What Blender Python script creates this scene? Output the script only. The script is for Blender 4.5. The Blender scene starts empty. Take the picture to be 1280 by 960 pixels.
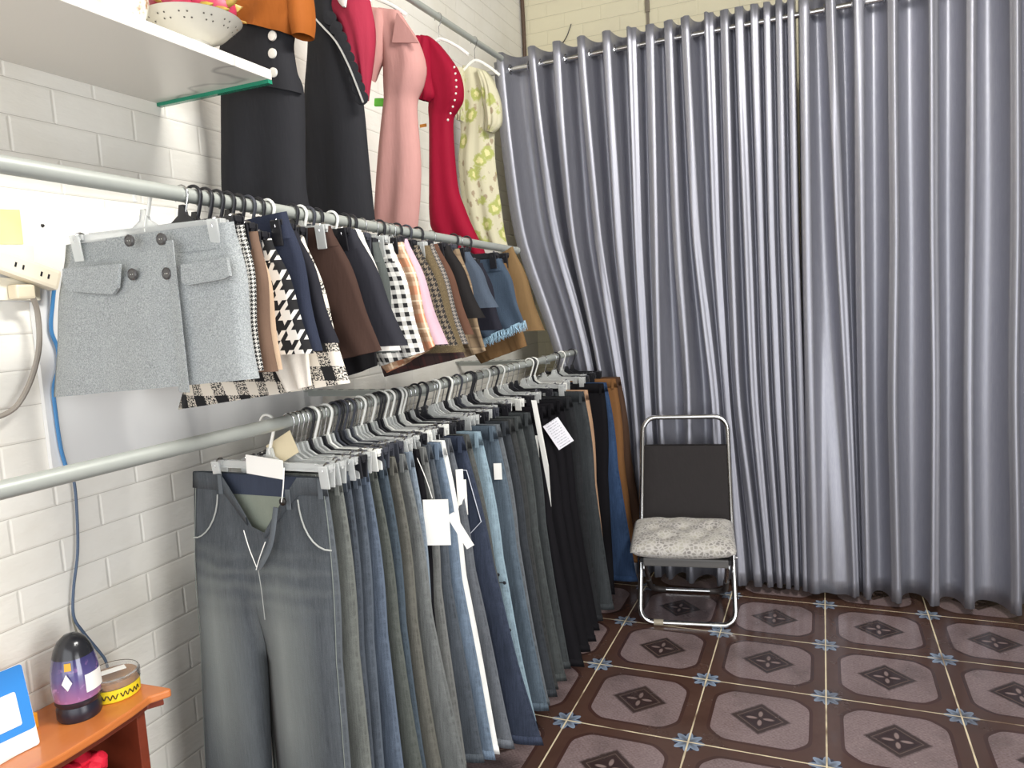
import bpy, bmesh, math, random
from mathutils import Vector, Matrix, noise as mnoise
random.seed(11)
S = bpy.context.scene
COL = S.collection
pi = math.pi

# ------------------------------------------------------------------ camera
CAM = dict(yaw=-0.40298, pitch=-0.10784, roll=-0.05465, f=916.83, loc=Vector((0.79757, -3.38241, 1.39223)))
def cam_axes():
    y, p, r = CAM['yaw'], CAM['pitch'], CAM['roll']
    f = Vector((math.sin(y)*math.cos(p), math.cos(y)*math.cos(p), math.sin(p)))
    rt = Vector((math.cos(y), -math.sin(y), 0)); up = rt.cross(f)
    return rt*math.cos(r)+up*math.sin(r), up*math.cos(r)-rt*math.sin(r), f
RT, UP, FW = cam_axes()
def at(px, py, axis, val):
    """the point where the sight line of a pixel of the photograph meets the plane axis = val"""
    d = FW + RT*((px-640)/CAM['f']) + UP*((480-py)/CAM['f'])
    t = (val-CAM['loc'][axis])/d[axis]
    return CAM['loc'] + d*t
cd = bpy.data.cameras.new('camera'); cam = bpy.data.objects.new('camera', cd); COL.objects.link(cam)
cd.sensor_width = 36; cd.lens = CAM['f']/1280*36; cd.clip_start = .02
M4 = Matrix((RT, UP, -FW)).transposed().to_4x4(); M4.translation = CAM['loc']; cam.matrix_world = M4
S.camera = cam

# ------------------------------------------------------------------ materials
def lin(c):
    return tuple(((v/255)/12.92 if v/255 <= .04045 else ((v/255+.055)/1.055)**2.4) for v in c)
class NT:
    def __init__(s, name):
        s.m = bpy.data.materials.new(name); s.m.use_nodes = True
        s.t = s.m.node_tree; s.b = s.t.nodes['Principled BSDF']
    def n(s, kind, **kw):
        x = s.t.nodes.new(kind)
        for k, v in kw.items(): setattr(x, k, v)
        return x
    def put(s, sock, v):
        if isinstance(v, bpy.types.NodeSocket): s.t.links.new(v, sock)
        elif v is not None:
            if isinstance(v, tuple) and len(v) == 3 and sock.type == 'RGBA': v = v+(1,)
            sock.default_value = v
    def ma(s, op, a, b=None, c=None):
        x = s.n('ShaderNodeMath', operation=op)
        s.put(x.inputs[0], a); s.put(x.inputs[1], b); s.put(x.inputs[2], c)
        return x.outputs[0]
    def mix(s, f, a, b, blend='MIX'):
        x = s.n('ShaderNodeMix', data_type='RGBA', blend_type=blend)
        s.put(x.inputs[0], f); s.put(x.inputs[6], a); s.put(x.inputs[7], b)
        return x.outputs[2]
    def coord(s, out='Object'):
        return s.n('ShaderNodeTexCoord').outputs[out]
    def sep(s, v):
        x = s.n('ShaderNodeSeparateXYZ'); s.put(x.inputs[0], v); return x.outputs
    def comb(s, a, b, c=0.0):
        x = s.n('ShaderNodeCombineXYZ'); s.put(x.inputs[0], a); s.put(x.inputs[1], b); s.put(x.inputs[2], c); return x.outputs[0]
    def scale(s, v, sc):
        x = s.n('ShaderNodeVectorMath', operation='MULTIPLY'); s.put(x.inputs[0], v); x.inputs[1].default_value = sc; return x.outputs[0]
    def noise(s, v, sc, det=3, rough=.6):
        x = s.n('ShaderNodeTexNoise'); s.put(x.inputs['Vector'], v); x.inputs['Scale'].default_value = sc
        x.inputs['Detail'].default_value = det; x.inputs['Roughness'].default_value = rough; return x.outputs[0]
    def ramp(s, f, lo, hi, a=0.0, b=1.0):
        x = s.n('ShaderNodeMapRange'); s.put(x.inputs[0], f)
        x.inputs[1].default_value = lo; x.inputs[2].default_value = hi; x.inputs[3].default_value = a; x.inputs[4].default_value = b
        return x.outputs[0]
    def bump(s, h, strength=.3, dist=.002):
        x = s.n('ShaderNodeBump'); s.put(x.inputs['Height'], h); x.inputs['Strength'].default_value = strength
        x.inputs['Distance'].default_value = dist; s.t.links.new(x.outputs[0], s.b.inputs['Normal'])
    def set(s, **kw):
        for k, v in kw.items(): s.put(s.b.inputs[k.replace('_', ' ')], v)
        return s
def mul(c, k): return tuple(min(1, v*k) for v in c)
def plain(name, rgb, rough=.6, metal=0., var=.0, sc=40, **kw):
    n = NT(name); c = lin(rgb)
    if var: col = n.mix(n.noise(n.coord(), sc), mul(c, 1-var), mul(c, 1+var))
    else: col = c
    n.set(Base_Color=col, Roughness=rough, Metallic=metal, **kw)
    return n.m
def cloth(name, rgb, var=.12, rough=.85, sheen=.0, fine=500, bump=.15):
    n = NT(name); c = lin(rgb); o = n.coord()
    f = n.ma('ADD', n.ma('MULTIPLY', n.noise(o, 18), .6), n.ma('MULTIPLY', n.noise(o, fine, 2), .4))
    n.set(Base_Color=n.mix(f, mul(c, 1-var*1.6), mul(c, 1+var*1.6)), Roughness=rough, Sheen_Weight=sheen)
    n.b.inputs['Specular IOR Level'].default_value = .1
    n.bump(n.ma('ADD', n.ma('MULTIPLY', n.noise(o, fine, 2), .05), n.noise(n.scale(o, (30, 30, 7)), 1, 3)), bump*2.2, .008)
    return n.m
def denim(name, rgb, fade=.25, whisk=False):
    g_ = .3*rgb[0]+.5*rgb[1]+.2*rgb[2]; rgb = tuple((v+(g_-v)*.36)*.78 for v in rgb)
    n = NT(name); c = lin(rgb); o = n.coord('UV')
    ob_ = n.coord(); streak = n.noise(n.scale(ob_, (260, 260, 13)), 1, 4, .8)
    big = n.noise(n.scale(ob_, (22, 22, 5)), 1, 4)
    grain = n.noise(ob_, 420, 2, .8)
    f = n.ma('ADD', n.ma('ADD', n.ma('MULTIPLY', streak, .42), n.ma('MULTIPLY', big, .33)), n.ma('MULTIPLY', grain, .25))
    f = n.ramp(f, .37, .63)
    col = n.mix(f, mul(c, 1-fade*1.5), mul(c, 1+fade*1.6))
    u, v, _ = n.sep(o)
    # raised outseam: worn pale edge and a row of stitching beside it
    seam = n.ma('MULTIPLY', n.ma('LESS_THAN', u, .0035), .55)
    st = n.ma('MULTIPLY', n.ma('COMPARE', u, .009, .0009), n.ma('GREATER_THAN', n.ma('FRACT', n.ma('MULTIPLY', v, 300)), .3))
    puck = n.ma('MULTIPLY', n.ramp(u, .004, .02, 1, 0), n.ramp(n.noise(n.scale(o, (30, 70, 1)), 1, 3), .42, .66, 0, .55))
    col = n.mix(n.ma('MAXIMUM', n.ma('MAXIMUM', seam, n.ma('MULTIPLY', st, .35)), puck), col, mul(c, 1.9))
    if whisk:
        ob = n.coord(); x, y, z = n.sep(ob)
        th = n.ma('ABSOLUTE', n.ma('SUBTRACT', n.ma('ABSOLUTE', n.ma('ADD', x, .055)), .1))
        a = n.ma('MULTIPLY', n.ramp(th, .0, .10, 1, 0), n.ramp(z, .88, .68, 0, 1))
        a = n.ma('MULTIPLY', a, n.ramp(z, .2, .45, .15, 1))
        wv = n.ma('SINE', n.ma('ADD', n.ma('MULTIPLY', z, 150), n.ma('MULTIPLY', n.noise(ob, 9), 9)))
        a = n.ma('ADD', n.ma('MULTIPLY', a, .6), n.ma('MULTIPLY', n.ma('MULTIPLY', wv, n.ramp(n.ma('ABSOLUTE', n.ma('SUBTRACT', z, .8)), .02, .1, 1, 0)), .07))
        col = n.mix(n.ma('MAXIMUM', a, 0.0), col, lin((150, 155, 150)))
    n.set(Base_Color=col, Roughness=.9); n.b.inputs['Specular IOR Level'].default_value = .15
    n.bump(n.ma('ADD', n.ma('MULTIPLY', f, .4), n.noise(n.scale(o, (14, 9, 1)), 1, 3)), .35, .006)
    return n.m
def uvcells(n, size, rot=0):
    o = n.coord('UV'); u, v, _ = n.sep(o)
    return n.ma('DIVIDE', u, size), n.ma('DIVIDE', v, size)
def gingham(name, a, b, size):
    n = NT(name); u, v = uvcells(n, size)
    fu = n.ma('GREATER_THAN', n.ma('FRACT', u), .5); fv = n.ma('GREATER_THAN', n.ma('FRACT', v), .5)
    f = n.ma('MULTIPLY', n.ma('ADD', fu, fv), .5)
    n.set(Base_Color=n.mix(n.ma('POWER', f, .7), lin(a), lin(b)), Roughness=.9); return n.m
def houndstooth(name, a, b, size, soft=0):
    n = NT(name); u, v = uvcells(n, size/8)
    m = lambda x, k: n.ma('FLOORED_MODULO', x, float(k))
    wu = n.ma('LESS_THAN', m(u, 8), 4.0); wv = n.ma('LESS_THAN', m(v, 8), 4.0)
    top = n.ma('LESS_THAN', m(n.ma('SUBTRACT', u, v), 4), 2.0)
    f = n.ma('ADD', n.ma('MULTIPLY', top, wu), n.ma('MULTIPLY', n.ma('SUBTRACT', 1.0, top), wv))
    col = n.mix(f, lin(a), lin(b))
    if soft: col = n.mix(n.ma('MULTIPLY', n.noise(n.coord('UV'), 300), soft), col, mul(lin(a), .6))
    n.set(Base_Color=col, Roughness=.95); return n.m
def bigcheck(name, size):
    n = NT(name); u, v = uvcells(n, size)
    fu = n.ma('GREATER_THAN', n.ma('FRACT', u), .5); fv = n.ma('GREATER_THAN', n.ma('FRACT', v), .5)
    s = n.ma('ADD', fu, fv)
    mot = n.ramp(n.noise(n.coord('UV'), 260, 2), .46, .54)
    mid = n.mix(mot, lin((30, 30, 32)), lin((222, 214, 200)))
    col = n.mix(n.ma('GREATER_THAN', s, 1.5), n.mix(n.ma('GREATER_THAN', s, .5), lin((28, 28, 30)), mid), lin((230, 222, 208)))
    n.set(Base_Color=col, Roughness=.95); return n.m
def plaid(name, base, bands):
    """bands: (period, centre, half width, colour, strength), woven both ways"""
    n = NT(name); o = n.coord('UV'); u, v, _ = n.sep(o); col = lin(base)
    for per, ce, hw, c, k in bands:
        for ax in (u, v):
            d = n.ma('ABSOLUTE', n.ma('SUBTRACT', n.ma('FRACT', n.ma('DIVIDE', ax, per)), ce))
            col = n.mix(n.ma('MULTIPLY', n.ma('LESS_THAN', d, hw), k), col, lin(c))
    n.set(Base_Color=n.mix(n.ma('MULTIPLY', n.noise(o, 500, 2), .25), col, mul(lin(base), .5)), Roughness=.95); return n.m
def tweed(name, a, b, sc=420):
    n = NT(name); o = n.coord()
    f = n.ramp(n.noise(o, sc, 3, .75), .36, .64)
    big = n.noise(o, 14, 3)
    n.set(Base_Color=n.mix(n.ma('MULTIPLY', big, .4), n.mix(f, lin(a), lin(b)), lin(b)), Roughness=.95); n.bump(f, .3, .001)
    n.b.inputs['Specular IOR Level'].default_value = .15
    return n.m
def floral(name):
    n = NT(name); o = n.coord('UV')
    v1 = n.n('ShaderNodeTexVoronoi'); n.put(v1.inputs['Vector'], o); v1.inputs['Scale'].default_value = 13
    d = n.ma('ADD', v1.outputs[0], n.ma('MULTIPLY', n.noise(o, 60), .45))
    v2 = n.n('ShaderNodeTexVoronoi'); n.put(v2.inputs['Vector'], n.scale(o, (1, .6, 1))); v2.inputs['Scale'].default_value = 32
    d2 = n.ma('ADD', v2.outputs[0], n.ma('MULTIPLY', n.noise(o, 90), .5))
    col = n.mix(n.ramp(d2, .56, .46), lin((200, 195, 166)), lin((158, 142, 116)))
    col = n.mix(n.ramp(d, .66, .56), col, lin((166, 172, 96)))
    col = n.mix(n.ramp(d, .44, .38), col, lin((214, 208, 150)))
    n.set(Base_Color=col, Roughness=.8); return n.m

# -- room materials
def brick_mat(name, ua, va, rgb=(238, 235, 226), dirt=.45):
    n = NT(name); x = n.sep(n.coord()); vec = n.comb(x[ua], x[va])
    b = n.n('ShaderNodeTexBrick'); n.put(b.inputs['Vector'], vec)
    b.inputs['Scale'].default_value = 1; b.inputs['Brick Width'].default_value = .21; b.inputs['Row Height'].default_value = .077
    b.inputs['Mortar Size'].default_value = .0016; b.inputs['Mortar Smooth'].default_value = .4
    b2 = n.n('ShaderNodeTexBrick'); n.put(b2.inputs['Vector'], vec)
    b2.inputs['Scale'].default_value = 1; b2.inputs['Brick Width'].default_value = .21; b2.inputs['Row Height'].default_value = .077
    b2.inputs['Mortar Size'].default_value = .006; b2.inputs['Mortar Smooth'].default_value = 1
    big = n.noise(vec, 2.5, 4)
    c = n.mix(n.ma('MULTIPLY', n.ramp(big, .45, .8), dirt), lin(rgb), lin((206, 198, 176)))
    row = n.ma('LESS_THAN', n.ma('ABSOLUTE', n.ma('SUBTRACT', n.ma('FRACT', n.ma('DIVIDE', x[va], .077)), 0.0)), .03)
    c = n.mix(n.ma('MULTIPLY', b.outputs['Fac'], n.ma('ADD', .05, n.ma('MULTIPLY', row, .5))), c, lin((120, 108, 92)))
    n.set(Base_Color=c, Roughness=.55)
    rel = n.noise(n.scale(vec, (14, 38, 1)), 1, 3)
    h = n.ma('SUBTRACT', n.ma('MULTIPLY', n.ramp(rel, .35, .65), .45), n.ma('MULTIPLY', b2.outputs['Fac'], 1.0))
    n.bump(h, .4, .004)
    return n.m
def floor_mat():
    n = NT('patterned floor tiles'); x = n.sep(n.coord()); T = .4
    A = lambda v: n.ma('ABSOLUTE', v)
    u = n.ma('SUBTRACT', n.ma('FRACT', n.ma('DIVIDE', x[0], T)), .5); v = n.ma('SUBTRACT', n.ma('FRACT', n.ma('DIVIDE', x[1], T)), .5)
    au, av = A(u), A(v); mx = n.ma('MAXIMUM', au, av); sm = n.ma('ADD', au, av)
    vec = n.comb(x[0], x[1])
    no = n.noise(vec, 9, 4); fine = n.noise(vec, 140, 2)
    weave = n.ma('MULTIPLY', n.ma('SINE', n.ma('MULTIPLY', x[0], 420)), n.ma('SINE', n.ma('MULTIPLY', x[1], 420)))
    border = n.mix(no, lin((64, 44, 38)), lin((98, 72, 62)))
    f = n.ma('ADD', n.ma('ADD', n.ma('MULTIPLY', fine, .7), n.ma('MULTIPLY', weave, .06)), n.ma('MULTIPLY', no, .4))
    panel = n.mix(n.ramp(f, .2, .9), lin((98, 80, 80)), lin((160, 142, 142)))
    dpan = n.ma('POWER', n.ma('ADD', n.ma('POWER', mx, 26.0), n.ma('POWER', n.ma('MULTIPLY', sm, .595), 26.0)), 1/26)
    col = n.mix(n.ma('LESS_THAN', dpan, .40), border, lin((70, 48, 44)))
    col = n.mix(n.ma('LESS_THAN', dpan, .372), col, panel)
    # diamond with a four-petal cross
    wob = n.ma('ADD', sm, n.ma('MULTIPLY', n.noise(vec, 60, 2), .03))
    col = n.mix(n.ramp(wob, .265, .235), col, lin((62, 50, 48)))
    col = n.mix(n.ma('COMPARE', sm, .178, .006), col, lin((98, 82, 76)))
    col = n.mix(n.ma('LESS_THAN', sm, .155), col, lin((56, 42, 42)))
    p1 = n.ma('ADD', n.ma('POWER', n.ma('DIVIDE', n.ma('SUBTRACT', mx, .065), .045), 2.0), n.ma('POWER', n.ma('DIVIDE', n.ma('MINIMUM', au, av), .018), 2.0))
    col = n.mix(n.ramp(p1, 1.2, .5), col, lin((140, 122, 118)))
    # star flowers on the tile corners
    qu, qv = n.ma('SUBTRACT', .5, au), n.ma('SUBTRACT', .5, av)
    r = n.ma('SQRT', n.ma('ADD', n.ma('MULTIPLY', qu, qu), n.ma('MULTIPLY', qv, qv)))
    th = n.ma('ARCTAN2', qv, qu)
    petal = A(n.ma('COSINE', n.ma('MULTIPLY', th, 4.0)))
    R1 = n.ma('ADD', .075, n.ma('MULTIPLY', n.ma('POWER', petal, 1.5), .055))
    R2 = n.ma('ADD', .062, n.ma('MULTIPLY', n.ma('POWER', A(n.ma('SINE', n.ma('MULTIPLY', th, 4.0))), 1.5), .05))
    col = n.mix(n.ma('LESS_THAN', r, R2), col, lin((40, 46, 66)))
    col = n.mix(n.ma('LESS_THAN', r, R1), col, n.mix(n.ramp(n.ma('DIVIDE', r, R1), .3, 1.0), lin((92, 98, 108)), lin((146, 164, 188))))
    col = n.mix(n.ma('MULTIPLY', n.ramp(n.noise(vec, 4.5, 5, .65), .48, .68), .55), col, lin((62, 50, 46)))
    gw = n.ma('ADD', .4905, n.ma('MULTIPLY', n.noise(vec, 6, 2), .007))
    gro = n.ma('GREATER_THAN', mx, gw)
    gv = n.mix(n.ramp(n.noise(vec, 7, 2), .32, .5), lin((120, 98, 76)), lin((226, 212, 180)))
    col = n.mix(gro, col, gv)
    n.set(Base_Color=col, Roughness=n.ma('ADD', n.ma('MULTIPLY', gro, .5), n.ramp(no, .3, .7, .13, .3)))
    n.bump(n.ma('SUBTRACT', 1.0, gro), .3, .002)
    return n.m
def marble():
    n = NT('white marble board'); o = n.coord()
    w = n.noise(o, 1.3, 4, .5); d = n.ma('ABSOLUTE', n.ma('SUBTRACT', w, .5))
    col = n.mix(n.ramp(d, .0, .010, .6, 0), lin((224, 220, 212)), lin((150, 146, 142)))
    n.set(Base_Color=col, Roughness=.25); return n.m
def wood(name, a, b, rough=.3):
    n = NT(name); o = n.scale(n.coord(), (26, 3, 26))
    n.set(Base_Color=n.mix(n.noise(o, 1, 4, .6), lin(a), lin(b)), Roughness=rough, Coat_Weight=.4, Coat_Roughness=.15); return n.m
def satin():
    n = NT('silver satin curtain'); o = n.coord()
    g = n.noise(n.scale(o, (300, 300, 20)), 1, 2)
    n.set(Base_Color=n.mix(g, lin((146, 147, 159)), lin((170, 170, 176))), Roughness=.46, Metallic=.66)
    n.bump(n.noise(n.scale(o, (12, 12, 2.2)), 1, 2), .12, .01)
    return n.m
def clear_plastic():
    n = NT('clear plastic'); n.set(Base_Color=lin((244, 246, 244)), Roughness=.2, Transmission_Weight=.6, IOR=1.35); return n.m

MAT = dict(
    chrome=plain('chrome', (200, 200, 200), .18, 1), steel=plain('galvanised steel', (176, 180, 174), .42, .3, .06),
    white_plastic=plain('white plastic', (232, 232, 226), .35), black_plastic=plain('black plastic', (34, 34, 38), .35),
    grey_plastic=plain('charcoal plastic', (62, 64, 72), .4), clear=clear_plastic(), paper=plain('white card', (238, 236, 230), .7),
    paper_print=None, black=plain('black fabric', (36, 35, 36), .8), thread=plain('pale thread', (196, 196, 188), .8),
    dark_metal=plain('dark metal', (60, 58, 56), .3, .9), button=plain('dark horn button', (70, 68, 68), .25),
    pearl=plain('pearl button', (226, 222, 214), .25), satin=satin(), marble=marble())

# ------------------------------------------------------------------ mesh helpers
def link(o, parent=None):
    COL.objects.link(o)
    if parent is not None: o.parent = parent
    return o
def mk(name, verts, faces, mat, parent=None, uvs=None, smooth=True, weld=0, loc=None):
    me = bpy.data.meshes.new(name); me.from_pydata([tuple(v) for v in verts], [], faces)
    if uvs:
        l = me.uv_layers.new(name='UVMap'); k = 0
        flat = []
        for fu in uvs:
            for c in fu: flat.extend(c)
        l.data.foreach_set('uv', flat)
    if weld:
        bm = bmesh.new(); bm.from_mesh(me); bmesh.ops.remove_doubles(bm, verts=bm.verts, dist=weld); bm.to_mesh(me); bm.free()
    for p in me.polygons: p.use_smooth = smooth
    if mat is not None: me.materials.append(mat)
    me.update()
    o = bpy.data.objects.new(name, me)
    if loc is not None: o.location = loc
    return link(o, parent)
class MB:
    """collects shapes of one part and links them as one mesh"""
    def __init__(s): s.v, s.f = [], []
    def add(s, v, f):
        k = len(s.v); s.v += [Vector(p) for p in v]; s.f += [tuple(i+k for i in q) for q in f]; return s
    def box(s, c, d, rot=None, bev=0):
        c = Vector(c); hx, hy, hz = [x/2 for x in d]
        bm = bmesh.new(); bmesh.ops.create_cube(bm, size=1)
        for v in bm.verts: v.co = Vector((v.co.x*d[0], v.co.y*d[1], v.co.z*d[2]))
        if bev: bmesh.ops.bevel(bm, geom=bm.edges[:], offset=bev, segments=2, affect='EDGES', profile=.6)
        bm.verts.index_update()
        vs = [(rot @ v.co if rot else v.co.copy())+c for v in bm.verts]; fs = [tuple(x.index for x in f.verts) for f in bm.faces]
        bm.free(); return s.add(vs, fs)
    def tube(s, pts, r, seg=8, closed=False, flat=1.0, up=None):
        pts = [Vector(p) for p in pts]; n = len(pts); vs, fs = [], []
        prev = None
        for i, p in enumerate(pts):
            a = pts[(i-1) % n] if (i or closed) else p; b = pts[(i+1) % n] if (i < n-1 or closed) else p
            t = (b-a).normalized()
            if prev is None:
                ref = Vector(up) if up else (Vector((0, 0, 1)) if abs(t.z) < .9 else Vector((1, 0, 0)))
                x = t.cross(ref).normalized()
            else:
                x = (prev-t*prev.dot(t)).normalized()
            prev = x; y = t.cross(x)
            rr = r[i] if isinstance(r, (list, tuple)) else r
            for k in range(seg):
                an = 2*pi*k/seg
                vs.append(p+x*(math.cos(an)*rr*flat)+y*(math.sin(an)*rr))
        m = n if closed else n-1
        for i in range(m):
            for k in range(seg):
                a, b = i*seg+k, i*seg+(k+1) % seg; c, d = ((i+1) % n)*seg+(k+1) % seg, ((i+1) % n)*seg+k
                fs.append((a, b, c, d))
        if not closed: fs += [tuple(reversed(range(seg))), tuple(range((n-1)*seg, n*seg))]
        return s.add(vs, fs)
    def lathe(s, prof, c, seg=24, ax=None):
        c = Vector(c); vs, fs = [], []
        R = Vector((0, 0, 1)).rotation_difference(Vector(ax)).to_matrix() if ax else None
        for r, z in prof:
            for k in range(seg):
                q = Vector((r*math.cos(2*pi*k/seg), r*math.sin(2*pi*k/seg), z)); vs.append((R @ q if R else q)+c)
        for i in range(len(prof)-1):
            for k in range(seg):
                a, b = i*seg+k, i*seg+(k+1) % seg; fs.append((a, b, b+seg, a+seg))
        fs.append(tuple(reversed(range(seg)))); fs.append(tuple(range((len(prof)-1)*seg, len(prof)*seg)))
        return s.add(vs, fs)
    def prism(s, poly, z0, z1):
        n = len(poly); vs = [Vector((x, y, z0)) for x, y in poly]+[Vector((x, y, z1)) for x, y in poly]
        fs = [tuple(reversed(range(n))), tuple(range(n, 2*n))]+[(i, (i+1) % n, (i+1) % n+n, i+n) for i in range(n)]
        return s.add(vs, fs)
    def build(s, name, mat, parent=None, smooth=False, bev=0, origin=None):
        if origin is not None:
            o = Vector(origin); vs = [v-o for v in s.v]
        else: vs, o = s.v, None
        ob = mk(name, vs, s.f, mat, parent, smooth=smooth, loc=o)
        if smooth:
            ob.data.set_sharp_from_angle(angle=math.radians(42))
        if bev:
            m = ob.modifiers.new('bevel', 'BEVEL'); m.width = bev; m.segments = 2; m.limit_method = 'ANGLE'
        return ob
def tag(o, label, cat, group=None, kind=None):
    if label: o['label'] = label
    if cat: o['category'] = cat
    if group: o['group'] = group
    if kind: o['kind'] = kind
    return o
def empty(name, loc, rz=0):
    o = bpy.data.objects.new(name, None); o.location = loc; o.rotation_euler = (0, 0, rz); o.empty_display_size = .05
    return link(o)
def struct(o): o['kind'] = 'structure'; return o
def arc(c, r, a0, a1, n, plane='xz'):
    out = []
    for i in range(n+1):
        a = a0+(a1-a0)*i/n; p, q = r*math.cos(a), r*math.sin(a)
        out.append(Vector(c)+(Vector((p, 0, q)) if plane == 'xz' else Vector((0, p, q)) if plane == 'yz' else Vector((p, q, 0))))
    return out
def smooth_path(pts, n=6):
    pts = [Vector(p) for p in pts]; out = []
    for i in range(len(pts)-1):
        p0 = pts[max(0, i-1)]; p1 = pts[i]; p2 = pts[i+1]; p3 = pts[min(len(pts)-1, i+2)]
        for k in range(n):
            t = k/n
            out.append(.5*((2*p1)+(p2-p0)*t+(2*p0-5*p1+4*p2-p3)*t*t+(3*p1-p0-3*p2+p3)*t**3))
    out.append(pts[-1]); return out
def sstep(a, b, x):
    t = max(0, min(1, (x-a)/(b-a))); return t*t*(3-2*t)

def loft(name, rows, mat, parent=None, n=14, m=18, prof=2.6, fold=None, cap_top=False, loc=None, asym=1.0):
    """closed garment tube: rows (L, R, thickness) from top to bottom, L and R the side edges"""
    Ls = smooth_path([r[0] for r in rows], max(2, m//max(1, len(rows)-1))); Rs = smooth_path([r[1] for r in rows], max(2, m//max(1, len(rows)-1)))
    Ts = smooth_path([(r[2], 0, 0) for r in rows], max(2, m//max(1, len(rows)-1)))
    K = len(Ls); vs = []; us = []; o = Vector(loc) if loc is not None else Vector()
    for i in range(K):
        L, R, t = Ls[i], Rs[i], Ts[i].x; f = i/(K-1); ring = []
        for j in list(range(n+1))+[-k for k in range(n-1, 0, -1)]:
            s = -1+2*abs(j)/n; back = j < 0
            P = L.lerp(R, (s+1)/2)
            b = max(0, 1-abs(s)**prof)**.5*t
            w = fold(f, s, back) if fold else 0
            P = P+Vector((0, (b*asym if back else -b)+w, 0)); ring.append(P-o)
        u = 0; uu = [0]
        for a in range(len(ring)): u += (ring[a]-ring[(a+1) % len(ring)]).length; uu.append(u)
        vs += ring; us.append(uu)
    N = 2*n; fs = []; uv = []
    for i in range(K-1):
        for j in range(N):
            a, b = i*N+j, i*N+(j+1) % N
            fs.append((a, a+N, b+N, b))
            za, zb = vs[a].z, vs[a+N].z
            # u runs from the hanging side edge, so the weave follows the side seam
            A_, B_ = us[i][n], us[i+1][n]
            uv.append(((us[i][j]-A_, za), (us[i+1][j]-B_, zb), (us[i+1][j+1]-B_, vs[b+N].z), (us[i][j+1]-A_, vs[b].z)))
    if cap_top: fs.append(tuple(range(N))); uv.append(tuple((0, 0) for _ in range(N)))
    return mk(name, vs, fs, mat, parent, uvs=uv, loc=loc)

# ------------------------------------------------------------------ the room
XW = -.78; YB = .75; ZC = 3.25; XR = 3.6; YF = -6.0
struct(MB().box(((XW+XR)/2, (YB+YF)/2, -.05), (XR-XW+.3, YB-YF+.3, .1)).build('floor', floor_mat()))
BRL = brick_mat('white foam brick panels', 1, 2); BRB = brick_mat('cream foam brick panels', 0, 2, (226, 218, 188))
struct(MB().box((XW-.05, (YB+YF)/2, ZC/2), (.1, YB-YF, ZC)).build('wall_left', BRL))
struct(MB().box(((XW+XR)/2, YB+.05, ZC/2), (XR-XW+.2, .1, ZC)).build('wall_back', BRB))
struct(MB().box((XR+.05, (YB+YF)/2, ZC/2), (.1, YB-YF, ZC)).build('wall_right', plain('taupe paint', (128, 122, 114), .7)))
struct(MB().box(((XW+XR)/2, (YB+YF)/2, ZC+.05), (XR-XW+.2, YB-YF+.2, .1)).build('ceiling', plain('ceiling paint', (170, 166, 158), .8)))
brown = plain('brown cable cover', (92, 72, 58), .6, 0, .2)
struct(MB().tube(smooth_path([(XW+.012, YB-.012, 3.24), (XW+.016, YB-.014, 3.0), (XW+.012, YB-.012, 2.6)], 4), .011).build('trim_1', brown, smooth=True))
a = at(809, 2, 1, YB-.01)
struct(MB().box((a.x, YB-.009, 3.08), (.022, .018, .34), bev=.004).box((a.x, YB-.006, 2.75), (.014, .012, .32)).build('trim_2', plain('grey conduit', (128, 118, 104), .5)))
w0, w1 = at(700, 62, 1, YB-.006), at(714, 30, 1, YB-.006)
tag(MB().tube(smooth_path([w0-Vector((0, 0, .12)), w0, (w0+w1)/2+Vector((.01, -.006, 0)), w1], 4), .0028, 6).build('loose_wire', MAT['dark_metal'], smooth=True), 'short dark wire end sticking up from the cream back wall above the curtain rod', 'wire')

# ------------------------------------------------------------------ curtain
ROD_Y, ROD_Z = .08, .5*(at(642, 86, 1, .08).z+at(1057, 8, 1, .08).z)
rod = MB().tube([(XW+.004, ROD_Y, ROD_Z), (3.0, ROD_Y, ROD_Z)], .0125, 14).build('curtain_rod', MAT['chrome'], smooth=True, origin=(XW, ROD_Y, ROD_Z))
tag(rod, 'shiny chrome rod that both silver curtains hang from by their eyelets', 'curtain rod')
MB().lathe([(.0, 0), (.03, 0), (.03, .006), (.018, .012), (.014, .03)], (0.001, 0, 0), 18, (1, 0, 0)).build('wall_flange', MAT['chrome'], rod, smooth=True)
RID = [[(626, 85), (648, 300), (702, 470), (716, 720)], [(665, 72), (690, 300), (738, 470), (752, 720)], [(697, 65), (711, 300), (750, 480), (770, 720)],
 [(727, 60), (747, 300), (779, 500), (790, 715)], [(759, 52), (774, 300), (790, 500), (806, 715)], [(790, 48), (797, 300), (808, 500), (822, 717)],
 [(812, 45), (818, 300), (823, 500), (836, 722)], [(835, 40), (846, 300), (860, 480), (863, 728)], [(856, 35), (870, 300), (895, 500), (902, 725)],
 [(886, 30), (895, 300), (909, 512), (928, 735)], [(905, 25), (912, 300), (920, 500), (949, 742)], [(923, 22), (935, 300), (943, 500), (964, 746)],
 [(943, 18), (951, 300), (957, 500), (975, 743)], [(958, 12), (964, 300), (972, 500), (986, 742)], [(973, 8), (979, 300), (986, 500), (996, 742)],
 [(988, 4), (994, 300), (1001, 500), (1007, 746)]]
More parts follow.
